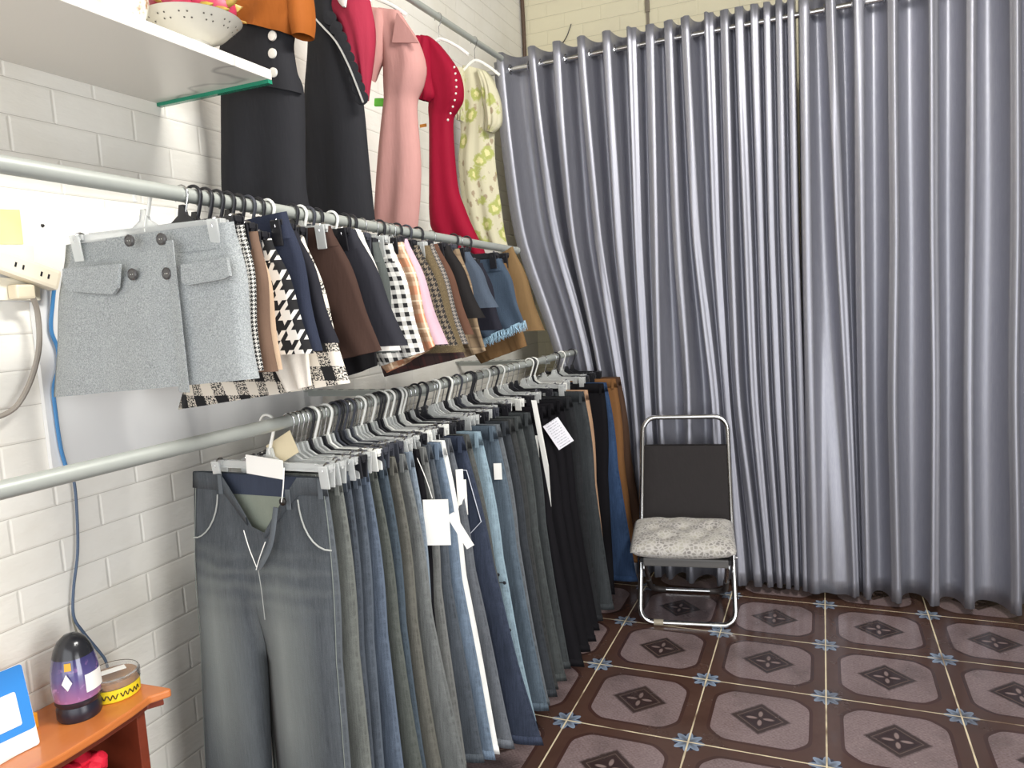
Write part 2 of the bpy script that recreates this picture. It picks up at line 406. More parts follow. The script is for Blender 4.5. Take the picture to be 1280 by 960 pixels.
RIDB = [[(1005, 2), (1009, 300), (1013, 500), (1019, 748)], [(1037, -5), (1050, 300), (1061, 500), (1072, 752)], [(1073, -10), (1075, 300), (1077, 500), (1083, 745)],
 [(1115, -18), (1118, 300), (1115, 500), (1121, 756)], [(1166, -25), (1167, 300), (1169, 500), (1168, 757)], [(1214, -35), (1212, 300), (1210, 500), (1212, 757)],
 [(1267, -45), (1268, 300), (1265, 500), (1269, 766)], [(1320, -55), (1322, 300), (1322, 500), (1325, 770)], [(1372, -65), (1374, 300), (1373, 500), (1376, 776)], [(1424, -75), (1424, 300), (1424, 500), (1426, 780)]]
def curtain(name, rid, label, ext, seed, flat=-1):
    rnd = random.Random(seed)
    tracks = []
    for tr in rid:
        ps = [at(px, py, 1, ROD_Y-.045) for px, py in tr]; ps[0].z = 2.62; ps[-1].z = .035
        tracks.append(ps)
    nz = 40; zs = [2.60-(2.60-.035)*i/(nz-1) for i in range(nz)]
    def xat(ps, z):
        zz = [p.z for p in ps]
        for k in range(len(ps)-1):
            if z >= zz[k+1] or k == len(ps)-2:
                t = (zz[k]-z)/(zz[k]-zz[k+1]); t = max(0, min(1.0, t))
                return Vector.lerp(Vector((ps[k].x, 0, 0)), Vector((ps[k+1].x, 0, 0)), t).x
    def xs_(ps, z):   # smoothed along the height
        return (xat(ps, min(2.6, z+.14))+2*xat(ps, z)+xat(ps, max(.035, z-.14)))/4
    K = len(rid)
    amp = [.050+rnd.uniform(-.005, .008) for _ in range(K+1)]; sk = [rnd.uniform(-.1, .1) for _ in range(K+1)]
    e0_, e1_ = ext
    QM = (.012, .04, .085, .15, .25, .37, .5, .63, .75, .85, .915, .96, .988)
    NQ = 3+1+len(QM)+3
    def tpos(q, w):
        if q < 0: return -tpos(-q, w)
        if q >= NQ: return 1+tpos(q-NQ, w)
        if q <= 3: return (0, .45, .8, 1)[q]*w
        if q < 4+len(QM): return w+(1-2*w)*QM[q-4]
        return 1-(1, .8, .45)[q-4-len(QM)]*w
    SEQ = [(0, q) for q in range(-e0_, 0)]+[(k, q) for k in range(K-1) for q in range(NQ)]+[(K-2, NQ+q) for q in range(e1_+1)]
    vs, grid = [], []
    for z in zs:
        X = [xs_(t, z) for t in tracks]; row = []
        top = sstep(2.25, 2.6, z)
        for kk, q in SEQ:
            gap = X[kk+1]-X[kk]; w_ = min(.28, .019/max(gap, .02))
            t = tpos(q, w_); x = X[kk]+gap*t
            a = amp[kk]*max(.5, min(1.2, gap/.095))
            tau = abs(t) if t < 0 else (t if t <= 1 else t-1)
            d = min(tau, 1-tau)
            if d <= w_: yy = -a*(1+.16*(1-(d/w_)**2))
            else:
                u = 2*(tau-w_)/(1-2*w_)-1; yy = a*(-1+2*max(0, 1-abs(u)**2.3)**.55)
            if flat == kk: yy += (-a*(1.0-.35*math.sin(pi*t*2)**2)-yy)*.85*sstep(1.7, .1, z)
            x += sk[kk]*gap*.12*math.sin(2*pi*t)*(1-top)
            yy += .010*(1-top)*mnoise.noise(Vector((x*5+seed, z*1.3, 0)))
            lean = .10*sstep(-.05, -.45, x)*sstep(2.3, 1.2, z)
            row.append(len(vs)); vs.append(Vector((x, ROD_Y+yy+lean, z+(.006*mnoise.noise(Vector((x*9, 3, seed))) if z < .05 else 0))))
        grid.append(row)
    fs = [(grid[i][j], grid[i+1][j], grid[i+1][j+1], grid[i][j+1]) for i in range(nz-1) for j in range(len(grid[0])-1)]
    o0 = Vector((tracks[0][0].x, ROD_Y, 0))
    o = mk(name, [v-o0 for v in vs], fs, MAT['satin'], loc=o0)
    sm = o.modifiers.new('thickness', 'SOLIDIFY'); sm.thickness = .0012
    tag(o, label, 'curtain')
    for k in range(K-1):
        for q in (.2, .8):
            x0 = tracks[k][0].x+(tracks[k+1][0].x-tracks[k][0].x)*q
            ps = arc((x0-o0.x, 0, ROD_Z), .021, 0, 2*pi, 18, 'yz')[:-1]
            MB().tube(ps, .0042, 6, closed=True).build('eyelet', MAT['chrome'], o, smooth=True)
    return o
curtain('curtain', RID, 'narrow-folded silver satin curtain hanging behind the folding chair and the clothes racks', (10, 8), 3)
curtain('curtain', RIDB, 'wide-folded silver satin curtain farther from the clothes racks, beside the open tiled floor', (6, 8), 8, 0)

# ------------------------------------------------------------------ rails
LX, UX = -.32, -.34
L0, L1 = at(0, 613, 0, LX), at(733, 437, 0, LX); U0, U1 = at(0, 205, 0, UX), at(620, 309, 0, UX)
def on_line(a, b, y): return a+(b-a)*((y-a.y)/(b.y-a.y))
def lrail(y): return on_line(L0, L1, y)
def urail(y): return on_line(U0, U1, y)
def rail(name, fn, y0, y1, r, label, arms, cat='clothes rail'):
    a, b = fn(y0), fn(y1)
    o = MB().tube([a, b], r, 18).build(name, MAT['steel'], smooth=True, origin=a)
    tag(o, label, cat)
    MB().lathe([(0, -.004), (r*1.06, -.004), (r*1.06, .012), (r, .012)], b-a, 18, (0, 1, 0)).build('end_cap', MAT['steel'], o, smooth=True)
    for y in arms:
        c = fn(y)-a
        m = MB().box((( XW-a.x+c.x)/2+.0, c.y, c.z-.004), (c.x-(XW-a.x), .026, .004)).box(((XW-a.x+c.x)/2, c.y+.012, c.z-.014), (c.x-(XW-a.x), .003, .022))
        m.build('bracket_arm', MAT['steel'], o)
        sl = MB()
        n = 11
        for i in range(n): sl.box((XW-a.x+.03+(c.x-XW+a.x-.06)*i/(n-1), c.y, c.z-.0016), (.016, .009, .0012))
        sl.build('bracket_slots', MAT['dark_metal'], o)
    return o
RR = .0145
rail('clothes_rail', lrail, -2.9, .03, RR, 'lower grey steel clothes rail crowded with trouser hangers', [-1.44, -.33])
rail('clothes_rail', urail, -2.9, -.60, RR, 'upper grey steel clothes rail holding the row of short skirts', [-1.46])
def drail(y): return on_line(Vector((-.55, -.944, 2.498)), Vector((-.55, -.153, 2.517)), y)
rail('clothes_rail', drail, -2.4, -.153, .013, 'highest thin grey rail that the five dresses hang from', [])

# ------------------------------------------------------------------ hangers
ROOTS = {}
def copy_tree(o, parent=None):
    c = o.copy(); COL.objects.link(c)
    if parent is not None: c.parent = parent
    for ch in list(o.children): copy_tree(ch, c)
    return c
def make_hanger(kind, half=.165, drop=.095, gap=.0115):
    """clip hanger in the x-z plane, the hook's inner top at the origin's rail"""
    body_m, hook_m, clip_m = dict(clear=('clear', 'white_plastic', 'clear'), white=('white_plastic', 'white_plastic', 'white_plastic'), black=('black_plastic', 'black_plastic', 'black_plastic'),
        grey=('grey_plastic', 'grey_plastic', 'grey_plastic'), wire=('clear', 'chrome', 'clear'), wireblack=('black_plastic', 'chrome', 'black_plastic'))[kind]
    root = empty('clip_hanger', (0, 0, 0))
    wire = kind.startswith('wire'); r = .0016 if wire else .0042
    R = RR+r+.0012
    pts = [Vector((-R*.95, 0, -.012))]+arc((0, 0, 0), R, pi*.98, -pi*.12, 14)+[Vector((R*.62, 0, -.026)), Vector((.006, 0, -.042)), Vector((0, 0, -.060)), Vector((0, 0, -.07))]
    pts = [p+Vector((0, 0, 0.0)) for p in pts]
    MB().tube(pts, r, 8, flat=1.0 if wire else .75, up=(0, 1, 0)).build('hook', MAT[hook_m], root, smooth=True)
    z = -drop
    prof = [(-half, z-.008), (half, z-.008), (half, z+.006), (.032, z+.007), (.011, z+.020), (.0055, z+.040), (-.0055, z+.040), (-.011, z+.020), (-.032, z+.007), (-half, z+.006)]
    n = len(prof)
    th = .0035
    vs = [Vector((x, -th, zz)) for x, zz in prof]+[Vector((x, th, zz)) for x, zz in prof]
    fs = [tuple(range(n)), tuple(reversed(range(n, 2*n)))]+[((i+1) % n, i, i+n, (i+1) % n+n) for i in range(n)]
    MB().add(vs, fs).box((0, 0, z-.008), (2*half, .010, .004)).box((0, 0, z+.006), (2*half-.08, .009, .003)).build('bar', MAT[body_m], root)
    for sx in (-1, 1):
        m = MB().box((sx*(half-.012), -gap, z-.020), (.024, .004, .052), Matrix.Rotation(.12, 3, 'X'), .002).box((sx*(half-.012), gap, z-.020), (.024, .004, .052), Matrix.Rotation(-.12, 3, 'X'), .002).box((sx*(half-.012), 0, z+.001), (.026, .016, .012), None, .002).box((sx*(half-.012), 0, z-.002), (.018, 2*gap, .006))
        cl = m.build('clip', MAT[clip_m], root)
        MB().tube(arc((sx*(half-.012), 0, z-.004), .0115, -pi*.2, pi*1.2, 8, 'yz'), .0022, 6, flat=2.2).build('spring', MAT['chrome'], cl, smooth=True)
    return root
def hanger(kind, p, rz, label, group, half=.165, drop=.095, used={}):
    key = (kind, half, drop)
    if key not in used: used[key] = make_hanger(kind, half, drop); o = used[key]
    else: o = copy_tree(used[key])
    o.location = p; o.rotation_euler = (0, 0, rz)
    tag(o, label, 'hanger', group); return o

# ------------------------------------------------------------------ trousers
ORD = ['first', 'second', 'third', 'fourth', 'fifth', 'sixth', 'seventh', 'eighth', 'ninth', 'tenth', 'eleventh', 'twelfth', 'thirteenth', 'fourteenth', 'fifteenth', 'sixteenth', 'seventeenth', 'eighteenth', 'nineteenth', 'twentieth']
ORD += ['twenty-'+o for o in ORD[:9]]+['thirtieth']+['thirty-'+o for o in ORD[:9]]+['fortieth']
def superell(s, p=2.6): return max(0, 1-abs(s)**p)**.5
def trousers(name, org, zt, zh, xl, xr, xhl, xhr, t, mat, seed, openfly=False, band=None, hem=None, ylean=0.0, thin=1.0):
    rnd = random.Random(seed); ph = [1.0+.17*(seed-100), 2.0+.11*(seed-100), .5+.23*(seed-100)]; am = .0042
    fc = .38 if openfly else .27; nz, n = 26, 9
    def X(f, sgn):
        a, b = (xr, xhr) if sgn > 0 else (xl, xhl)
        hip = sgn*.011*math.sin(pi*min(1, f/.42)) if f < .42 else 0
        g = f if f < .5 else f+.10*(f-.5)*(f-1)
        return a+(b-a)*g**1.15+hip
    def P(f, s, side, leg=None):
        L, R = X(f, -1), X(f, 1); c = (L+R)/2+(.0 if not openfly else -.01); hw = None
        b = sstep(fc-.1, fc+.08, f)
        gap = .002+.05*max(0, f-(.52 if openfly else .40))
        tt = .0065+(t-.0065)*sstep(.03, .28, f)
        if leg is None:
            x = L+(R-L)*(s+1)/2; yy = superell(s)*tt
        else:
            xo, xi = (R, c+gap*b*.5) if leg > 0 else (L, c-gap*b*.5)
            x = xi+(xo-xi)*s; sw = 2*(x-L)/(R-L)-1
            yy = ((1-b)*superell(sw)+b*superell(2*s-1))*tt
        w = am*f*math.sin(x*38+ph[0]+f*2)+.004*f*math.sin(x*17+ph[1])+.002*sstep(.05, .3, f)*math.sin(f*7+x*26+ph[2])
        z = zt+(zh-zt)*f
        if openfly and side < 0:
            d = .145*max(0, 1-abs((x-(L+R)/2-.012)/.108))**1.05
            z -= d*max(0, 1-f/.2); yy += .014*max(0, 1-f/.2)*max(0, 1-abs((x-(L+R)/2)/.15))
        return Vector((x, side*yy+w+ylean*f, z))
    vs, fs, uv = [], [], []
    for leg in (-1, 1):
        for side in (-1, 1):
            base = len(vs)
            for i in range(nz+1):
                f = (i/nz)**1.0
                for j in range(n+1):
                    s = j/n; s = s**.8 if True else s
                    vs.append(P(f, s, side, leg))
            for i in range(nz):
                for j in range(n):
                    a = base+i*(n+1)+j; q = (a, a+1, a+n+2, a+n+1)
                    if (leg*side) > 0: q = tuple(reversed(q))
                    fs.append(q)
                    def U(k):
                        ii, jj = divmod(k-base, n+1); xo = X(ii/nz, leg); return (abs(xo-vs[k].x), vs[k].z+(5 if side > 0 else 0))
                    uv.append(tuple(U(k) for k in q))
    o = mk(name, vs, fs, mat, None, uvs=uv, weld=.0004, loc=org)
    # waistband: a stitched band around the top, open above
    bv, bf = [], []; nb = 16; lev = [(.0, 0.0015, .004), (.0, .0035, .001), (.036/(zt-zh), .0035, 0), (.036/(zt-zh), .0, 0)]
    ring = [(s, -1) for s in [-1+2*k/nb for k in range(nb+1)]]+[(s, 1) for s in [1-2*k/nb for k in range(1, nb)]]
    if openfly:
        mid = nb//2
        ring = ring[mid+1:]+ring[:mid]
    for f, off, dz in lev:
        for s, side in ring:
            p = P(f, s, side); p.x = (p.x-(xl+xr)/2)*(1+off*1.5)+(xl+xr)/2; p.y += side*off; p.z += dz; bv.append(p)
    N = len(ring)
    for i in range(3):
        for j in range(N if not openfly else N-1):
            a, b = i*N+j, i*N+(j+1) % N; bf.append((a, b, b+N, a+N))
    wb = mk('waistband', bv, bf, band or mat, o, uvs=[tuple((.02+.3*(bv[k].x-xl), bv[k].z) for k in q) for q in bf])
    for s in (-.5, .5, .93):
        p = P(.018/(zt-zh), s, -1); MB().box((p.x, p.y-.0055, p.z-.002), (.012, .003, .046), None, .0012).build('belt_loop', band or mat, o)
    for leg in (-1, 1):
        hv, hf = [], []
        ss = [(k/n, -1) for k in range(n+1)]+[(1-k/n, 1) for k in range(1, n)]
        f1 = 1-.024/(zt-zh)
        for f, off in ((f1, 0), (f1, .0022), (1, .0022), (1, -.002)):
            xi = P(f, 0, -1, leg).x; xo = P(f, 1, -1, leg).x; cx = (xi+xo)/2
            for s, side in ss:
                p = P(f, s, side, leg); p.x = cx+(p.x-cx)*(1+off*9); p.y += side*off; hv.append(p)
        N = len(ss)
        for i in range(3):
            for j in range(N): a, b = i*N+j, i*N+(j+1) % N; hf.append((a, b, b+N, a+N))
        mk('hem', hv, hf, hem or mat, o, uvs=[tuple((.02+.3*(hv[k].x-xl), hv[k].z) for k in q) for q in hf])
    return o, P
def hang_tag(parent, p, w, h, rz, rx=0, mat=None, name='price_tag', string=None):
    m = MB().box((0, 0, -h/2), (w, .0012, h))
    t = m.build(name, mat or MAT['paper'], parent); t.location = p; t.rotation_euler = (rx, 0, rz)
    if string is not None:
        MB().tube(smooth_path(string, 5), .0011, 5).build('tag_string', MAT['paper'], parent, smooth=True)
    return t

# colour, waist edge pixel, hem edge pixel, style
TR = [
 ((96, 104, 112), (408, 604), (436, 960), 'j', 'faded grey-blue wide jeans with an open fly, foremost on the lower rail'),
 ((118, 122, 114), (417, 594), (457, 960), 'j', 'olive-grey faded jeans'),
 ((78, 88, 102), (433, 580), (465, 960), 'j', 'slate blue jeans'),
 ((88, 100, 116), (450, 588), (481, 960), 'j', 'slate blue jeans with pale waist'),
 ((94, 112, 138), (458, 574), (507, 960), 'j', 'bright washed blue jeans'),
 ((92, 98, 90), (466, 571), (529, 960), 'j', 'greenish grey jeans'),
 ((72, 90, 106), (482, 572), (536, 960), 'j', 'teal blue jeans'),
 ((110, 108, 96), (494, 563), (554, 960), 'j', 'khaki grey jeans'),
 ((120, 124, 122), (505, 557), (579, 950), 'j', 'stone grey jeans'),
 ((132, 152, 172), (514, 546), (566, 940), 'j', 'pale blue jeans'),
 ((22, 21, 24), (525, 561), (560, 900), 'p', 'slim black trousers with white tag'),
 ((126, 128, 124), (532, 551), (580, 938), 'j', 'light grey jeans'),
 ((84, 94, 106), (537, 538), (600, 935), 'j', 'dusty blue jeans with worn hem'),
 ((112, 138, 168), (550, 539), (619, 950), 'j', 'light blue washed jeans'),
 ((232, 232, 228), (556, 536), (623, 928), 'p', 'white trousers'),
 ((104, 110, 120), (562, 531), (641, 926), 'j', 'dusty grey-blue jeans with loose tags'),
 ((54, 66, 94), (577, 521), (665, 885), 'j', 'flared navy jeans with stitched pocket'),
 ((90, 92, 88), (586, 526), (657, 870), 'j', 'dark olive-grey jeans'),
 ((140, 176, 196), (600, 513), (667, 878), 'j', 'sky blue jeans with black crosses'),
 ((88, 110, 130), (618, 520), (680, 862), 'j', 'denim blue jeans'),
 ((106, 114, 122), (624, 523), (682, 856), 'j', 'grey-blue jeans with pale seams'),
 ((58, 64, 72), (635, 520), (692, 842), 'j', 'dark slate jeans'),
 ((64, 66, 66), (641, 509), (694, 838), 'j', 'charcoal grey jeans'),
 ((74, 80, 80), (649, 506), (703, 828), 'j', 'washed charcoal jeans'),
 ((66, 72, 74), (662, 502), (711, 822), 'j', 'washed black jeans with pale hem'),
 ((22, 21, 24), (666, 486), (728, 817), 'p', 'black trousers with white strip'),
 ((22, 21, 24), (680, 486), (736, 805), 'p', 'black trousers with printed card'),
 ((22, 21, 24), (690, 484), (743, 794), 'p', 'plain black trousers'),
 ((22, 21, 24), (702, 482), (749, 784), 'p', 'black straight trousers'),
 ((42, 44, 48), (714, 486), (754, 775), 'j', 'blackish grey jeans'),
 ((64, 70, 74), (729, 479), (767, 762), 'j', 'washed dark grey jeans'),
 ((168, 136, 110), (734, 482), (763, 752), 'p', 'beige trousers mostly hidden'),
 ((22, 21, 24), (755, 482), (769, 742), 'p', 'black trousers with inner label'),
 ((44, 80, 136), (758, 470), (797, 726), 'j', 'bright blue trousers'),
 ((122, 86, 54), (769, 466), (796, 700), 'p', 'tan orange trousers'),
 ((78, 58, 46), (775, 468), (806, 668), 'p', 'dark brown trousers nearest the curtain'),
]
yl = []
for i, (c, wp, hp, st, lab) in enumerate(TR):
    yl.append(at(wp[0], wp[1], 0, -.125 if i else -.19).y)
# keep the hanging order and room for each pair
yl[0] = -2.10
for i in range(1, len(yl)): yl[i] = max(yl[i], yl[i-1]+.034)
over = yl[-1]-(-.005)
if over > 0: yl = [y if y < -1.9 else -1.9+(y+1.9)*((-.005+1.9)/(yl[-1]+1.9)) for y in yl]
print('TROUSER_Y', [round(y, 3) for y in yl])
HK = ['clear', 'wire', 'wire', 'black', 'wire', 'white', 'grey', 'grey', 'grey', 'wire', 'wire', 'clear', 'black', 'white', 'clear', 'black', 'white', 'wireblack', 'black', 'wire', 'clear', 'black', 'wire', 'grey', 'black', 'wire', 'white', 'black', 'wire', 'wireblack', 'clear', 'white', 'wire', 'black', 'wireblack', 'black']
HN = dict(white='white plastic', wire='clear plastic wire-hook', black='black plastic', grey='charcoal plastic', clear='clear plastic', wireblack='black wire-hook')
for i, (c, wp, hp, st, lab) in enumerate(TR):
    y = yl[i]; rp = lrail(y); cx = LX if i else -.385
    W = at(wp[0], wp[1], 1, y); H = at(hp[0], hp[1], 1, y)
    zt = rp.z-.122; zh = .07 if i < 11 else max(.03, min(.15, H.z))
    xr = max(.13, min(.24, W.x-cx)); 
    kx = (H.x-W.x)/(max(.1, zt-H.z)); xh = xr+kx*(zt-zh)
    xh = max(xr+.01, min(.42, xh))
    xl, xhl = -xr, -(xh*.85)
    if i == 0: xl, xhl = -.20, -.275
    xhl = max(xhl, XW-cx+.10)
    if st == 'j':
        m = denim('denim %d' % i, c, .26 if i else .2, whisk=(i == 0)); bm_ = m; hm = denim('denim hem %d' % i, mul(tuple(c), 1.0) if sum(c) > 500 else tuple(min(255, int(v*1.15)) for v in c), .35)
    else: m = cloth('trouser cloth %d' % i, c); bm_ = hm = m
    o, P = trousers('jeans' if st == 'j' else 'trousers', Vector((cx, y, 0)), zt, zh, xl, xr, xhl, xh, .030 if i == 0 else max(.009, min(.020, .42*min(yl[i]-yl[i-1], (yl[i+1]-yl[i]) if i < 35 else 1))), m, 100+i, openfly=(i == 0), band=bm_, hem=hm)
    label = lab if i in (0, 35) else lab+', '+ORD[i]+' on the lower rail from the near end'
    tag(o, label, 'jeans' if st == 'j' else 'trousers', 'trousers on the lower rail')
    if i: o.rotation_euler = (0, 0, .02*math.sin(i*1.7))
    TR[i] = TR[i]+(o, P, zt, zh)
    kind = HK[i]
    hanger(kind, rp+Vector((0 if i else -.03, 0, 0)), random.uniform(-.10, .10), HN[kind]+' clip hanger of the '+ORD[i]+' garment from the lower rail near end', 'hangers on the lower rail', half=.165 if i == 0 else (.150, .138, .145)[i % 3])
# spare hangers squeezed in between
for k, i in enumerate(range(1, 34)):
    y = (yl[i]+yl[i+1])/2; kind = ['wire', 'wire', 'clear', 'wireblack', 'wire', 'black'][k % 6]
    hanger(kind, lrail(y), random.uniform(-.12, .06), HN[kind]+' hanger between the '+ORD[i]+' and '+ORD[i+1]+' garments on the lower rail', 'hangers on the lower rail', half=.115)

# details of the front jeans
o, P, zt, zh = TR[0][5:]
dj = o.data.materials[0]; pale = MAT['thread']
for sx in (-1, 1):
    pts = []
    for k in range(9):
        a = pi/2*k/8; s = (.97-.40*math.cos(a))*sx if sx < 0 else .97-.36*math.cos(a); f = .048+.115*math.sin(a)
        p = P(f, s, -1); p.y -= .003; pts.append(p)
    MB().tube(pts, .0019, 6).build('pocket_edge', plain('worn denim edge', (168, 170, 166), .9), o, smooth=True)
    pts = []
    for k in range(15):
        f = .02+.95*k/14; s = sx*.955; p = P(f, s, -1); p.y -= .0015; pts.append(p)
    MB().tube(pts, .0009, 5).build('side_stitching', plain('grey green thread', (128, 134, 128), .9), o, smooth=True)
xc = .012
lv = []
for k in range(9):
    x = xc-.13+.26*k/8; lv.append(x)
v = [Vector((x, .0055, zt-.045)) for x in lv]+[Vector((x, .004, zt-.20)) for x in lv]
mk('lining', v, [(k, k+9, k+10, k+1) for k in range(8)], cloth('grey green pocket lining', (132, 138, 126)), o)
pts = [P(.01+.0, -.06, -1)+Vector((.004, -.006, 0)), Vector((xc+.012, -.045, zt-.12)), Vector((xc+.002, -.04, zt-.17)), Vector((xc+.006, -.036, zt-.30))]
v = [Vector((x, .0045, zt+.001)) for x in lv]+[Vector((x, .0045, zt-.047)) for x in lv]
mk('back_waistband', v, [(k, k+9, k+10, k+1) for k in range(8)], denim('dark inner denim', (58, 68, 92), .2), o)
fl = []
a0, a1 = Vector((xc+.055, -.034, zt-.060)), Vector((xc-.006, -.040, zt-.205))
MB().tube(smooth_path([a0, (a0+a1)/2+Vector((.012, -.004, -.012)), a1], 5), [.007]*10+[.004], 8, flat=.4).build('fly_flap', dj, o, smooth=True)
MB().tube(smooth_path([a1, a1+Vector((.004, .0, -.05)), a1+Vector((.002, .004, -.12))], 5), .0010, 5).build('fly_stitching', plain('grey thread', (150, 152, 148), .9), o, smooth=True)
MB().tube(smooth_path([a0.lerp(a1, .5)+Vector((.004, -.010, -.004)), a0.lerp(a1, .75)+Vector((.0, -.009, -.004)), a1+Vector((-.002, -.004, 0))], 5), .0011, 5).build('zip_tape', MAT['paper'], o, smooth=True)
MB().tube(smooth_path([Vector((xc-.046, -.031, zt-.12)), Vector((xc-.030, -.036, zt-.16)), Vector((xc-.010, -.040, zt-.200))], 5), .0011, 5).build('zip_tape', MAT['paper'], o, smooth=True)
MB().lathe([(0, 0), (.009, 0), (.009, .003), (.004, .005), (0, .005)], (xc+.078, -.035, zt-.045), 14, (0, -1, 0)).build('button', MAT['dark_metal'], o, smooth=True)
MB().tube(smooth_path([(xc+.085, -.03, zt+.03), (xc+.083, -.036, zt-.01), (xc+.078, -.040, zt-.045)], 5), .0013, 5).build('tag_string', MAT['paper'], o, smooth=True)
tg = MB().box((0, 0, 0), (.10, .0015, .045)).build('price_tag', MAT['paper'], o); tg.location = (.03, -.016, zt+.026); tg.rotation_euler = (.1, .12, .05)
tg = MB().box((0, 0, 0), (.075, .0015, .055)).build('price_tag', plain('kraft card', (206, 192, 160), .7), o); tg.location = (.06, .012, zt+.062); tg.rotation_euler = (-.2, -.5, .1)
# tags on other pairs
o, P, zt, zh = TR[10][5:]
p = P(.05, 1, -1)
hang_tag(o, p+Vector((.038, -.010, -.075)), .066, .12, .30, 0, string=[p+Vector((-.01, -.006, .03)), p+Vector((.015, -.012, -.02)), p+Vector((.03, -.011, -.072))])
hang_tag(o, p+Vector((.07, .004, -.115)), .022, .10, .3, 0).rotation_euler = (0, -.5, .3)
o, P, zt, zh = TR[15][5:]
p = P(.06, 1, -1); hang_tag(o, p+Vector((.012, -.004, -.03)), .02, .11, .4); hang_tag(o, p+Vector((.02, .0, -.06)), .016, .10, .5)
o, P, zt, zh = TR[19][5:]
p = P(.09, 1, -1); hang_tag(o, p+Vector((-.012, -.008, -.03)), .024, .05, .3)
o, P, zt, zh = TR[25][5:]
p = P(.02, 1, -1)
mk('tag_strip', [p+Vector((-.004, -.012, .06)), p+Vector((.014, -.012, .06)), p+Vector((.05, -.02, -.16)), p+Vector((.052, -.02, -.30))], [(0, 1, 2, 3)], MAT['paper'], o, smooth=False).modifiers.new('s', 'SOLIDIFY').thickness = .0012
hang_tag(o, p+Vector((.008, -.01, -.06)), .010, .09, .3)
def printed_card():
    n = NT('printed white card'); x = n.sep(n.coord())
    ln = n.ma('MULTIPLY', n.ma('GREATER_THAN', n.ma('FRACT', n.ma('MULTIPLY', x[2], 110)), .62), n.ma('LESS_THAN', n.ma('ABSOLUTE', x[0]), .022))
    ln = n.ma('MULTIPLY', ln, n.ma('GREATER_THAN', n.noise(n.comb(n.ma('MULTIPLY', x[0], 300), n.ma('MULTIPLY', x[2], 110)), 1, 1), .47))
    n.set(Base_Color=n.mix(n.ma('MULTIPLY', ln, .6), lin((228, 226, 232)), lin((120, 120, 130))), Roughness=.7); return n.m
PC = printed_card()
o, P, zt, zh = TR[26][5:]
p = P(.02, 1, -1)
hang_tag(o, p+Vector((.018, -.012, -.03)), .062, .10, .25, 0, PC, 'printed_tag').rotation_euler = (0, -.55, .25)
o, P, zt, zh = TR[32][5:]
p = P(.045, .35, -1)
MB().box((0, 0, 0), (.026, .002, .026)).build('inner_label', plain('grey label', (150, 150, 150), .7), o).location = p+Vector((0, -.006, -.03))
l2 = MB().box((0, 0, 0), (.020, .002, .055)).build('inner_label', plain('pink label', (214, 140, 150), .7), o); l2.location = p+Vector((.06, -.004, -.012)); l2.rotation_euler = (0, -.45, 0)
# small black crosses on the sky blue pair, a stitched pocket on the navy pair
o, P, zt, zh = TR[18][5:]
blk = plain('black motif', (26, 26, 34), .8)
for f, s in ((.50, .90), (.66, .86)):
    m = MB(); p = P(f, s, -1, 1)
    nrm = Vector((.2, -.98, 0)).normalized(); tx = Vector((.98, .2, 0)).normalized()
    c = p+nrm*.004
    for dx, dz in ((0, .024), (0, -.024), (.018, 0), (-.018, 0)):
        q = c+tx*dx+Vector((0, 0, dz)); m.lathe([(0, -.001), (.0055, 0), (.004, .0015), (0, .002)], q, 8, nrm)
    m.tube([c+Vector((0, 0, .022)), c-Vector((0, 0, .022))], .0014, 5).tube([c+tx*.018, c-tx*.018], .0014, 5)
    m.build('cross_motif', blk, o)
o, P, zt, zh = TR[16][5:]
pts = [P(f, s, -1)+Vector((0, -.004, 0)) for f, s in ((.10, .55), (.105, .93), (.27, .96), (.31, .80), (.28, .58), (.10, .55))]
MB().tube(pts, .0014, 5).build('pocket_stitching', plain('white thread', (210, 214, 224), .8), o, smooth=True)

# ------------------------------------------------------------------ skirts
def skirt(name, tl, tr_, br, mat, label, bl=None, t=.022, band=None, y=None, pleat=0, hem_z=None, kind='white', seedn=0, hangit=True):
    TRp = at(tr_[0], tr_[1], 1, y); BRp = at(br[0], br[1], 1, y)
    TLp = at(tl[0], tl[1], 1, y) if tl else Vector((2*UX-.0-TRp.x, y, TRp.z))
    BLp = at(bl[0], bl[1], 1, y) if bl else Vector((2*UX-BRp.x, y, BRp.z))
    BLp.x = max(BLp.x, XW+.06)
    r = random.Random(seedn+5); p0 = r.uniform(0, 6)
    def fold(f, s, back):
        if pleat: return .006*f*math.sin(s*pleat+p0)+.008*f*math.sin(s*5+p0)
        return .006*f*math.sin(s*7+p0)+.004*math.sin(f*5+s*3+p0)*f
    rows = []
    for f in (0, .12, .35, .7, 1):
        bow = .012*math.sin(pi*min(1, f*1.4)) if f < .7 else .0
        L = TLp.lerp(BLp, f)-Vector((bow, 0, 0)); R = TRp.lerp(BRp, f)+Vector((bow, 0, 0))
        rows.append((L, R, .006+(t-.006)*sstep(.05, .4, f)))
    org = Vector(((TLp.x+TRp.x)/2, y, TLp.z))
    o = loft(name, rows, mat, None, n=16, m=20, fold=fold, loc=org)
    # waistband
    rw = []
    for k, f in enumerate((0, .045/max(.1, (TLp.z-BLp.z)))):
        L = TLp.lerp(BLp, f)-Vector((.003, 0, 0)); R = TRp.lerp(BRp, f)+Vector((.003, 0, 0))
        rw.append((L-org+Vector((0, 0, .003 if k == 0 else 0)), R-org+Vector((0, 0, .003 if k == 0 else 0)), t*0+.0085+.0015*k))
    loft('waistband', rw, band or mat, o, n=16, m=2)
    tag(o, label, 'skirt', 'skirts on the upper rail')
    return o, TLp, TRp, BLp, BRp, org
def uy(px, py): return at(px, py, 0, UX+.17).y
tw = tweed('grey wool tweed', (112, 116, 118), (172, 176, 176))
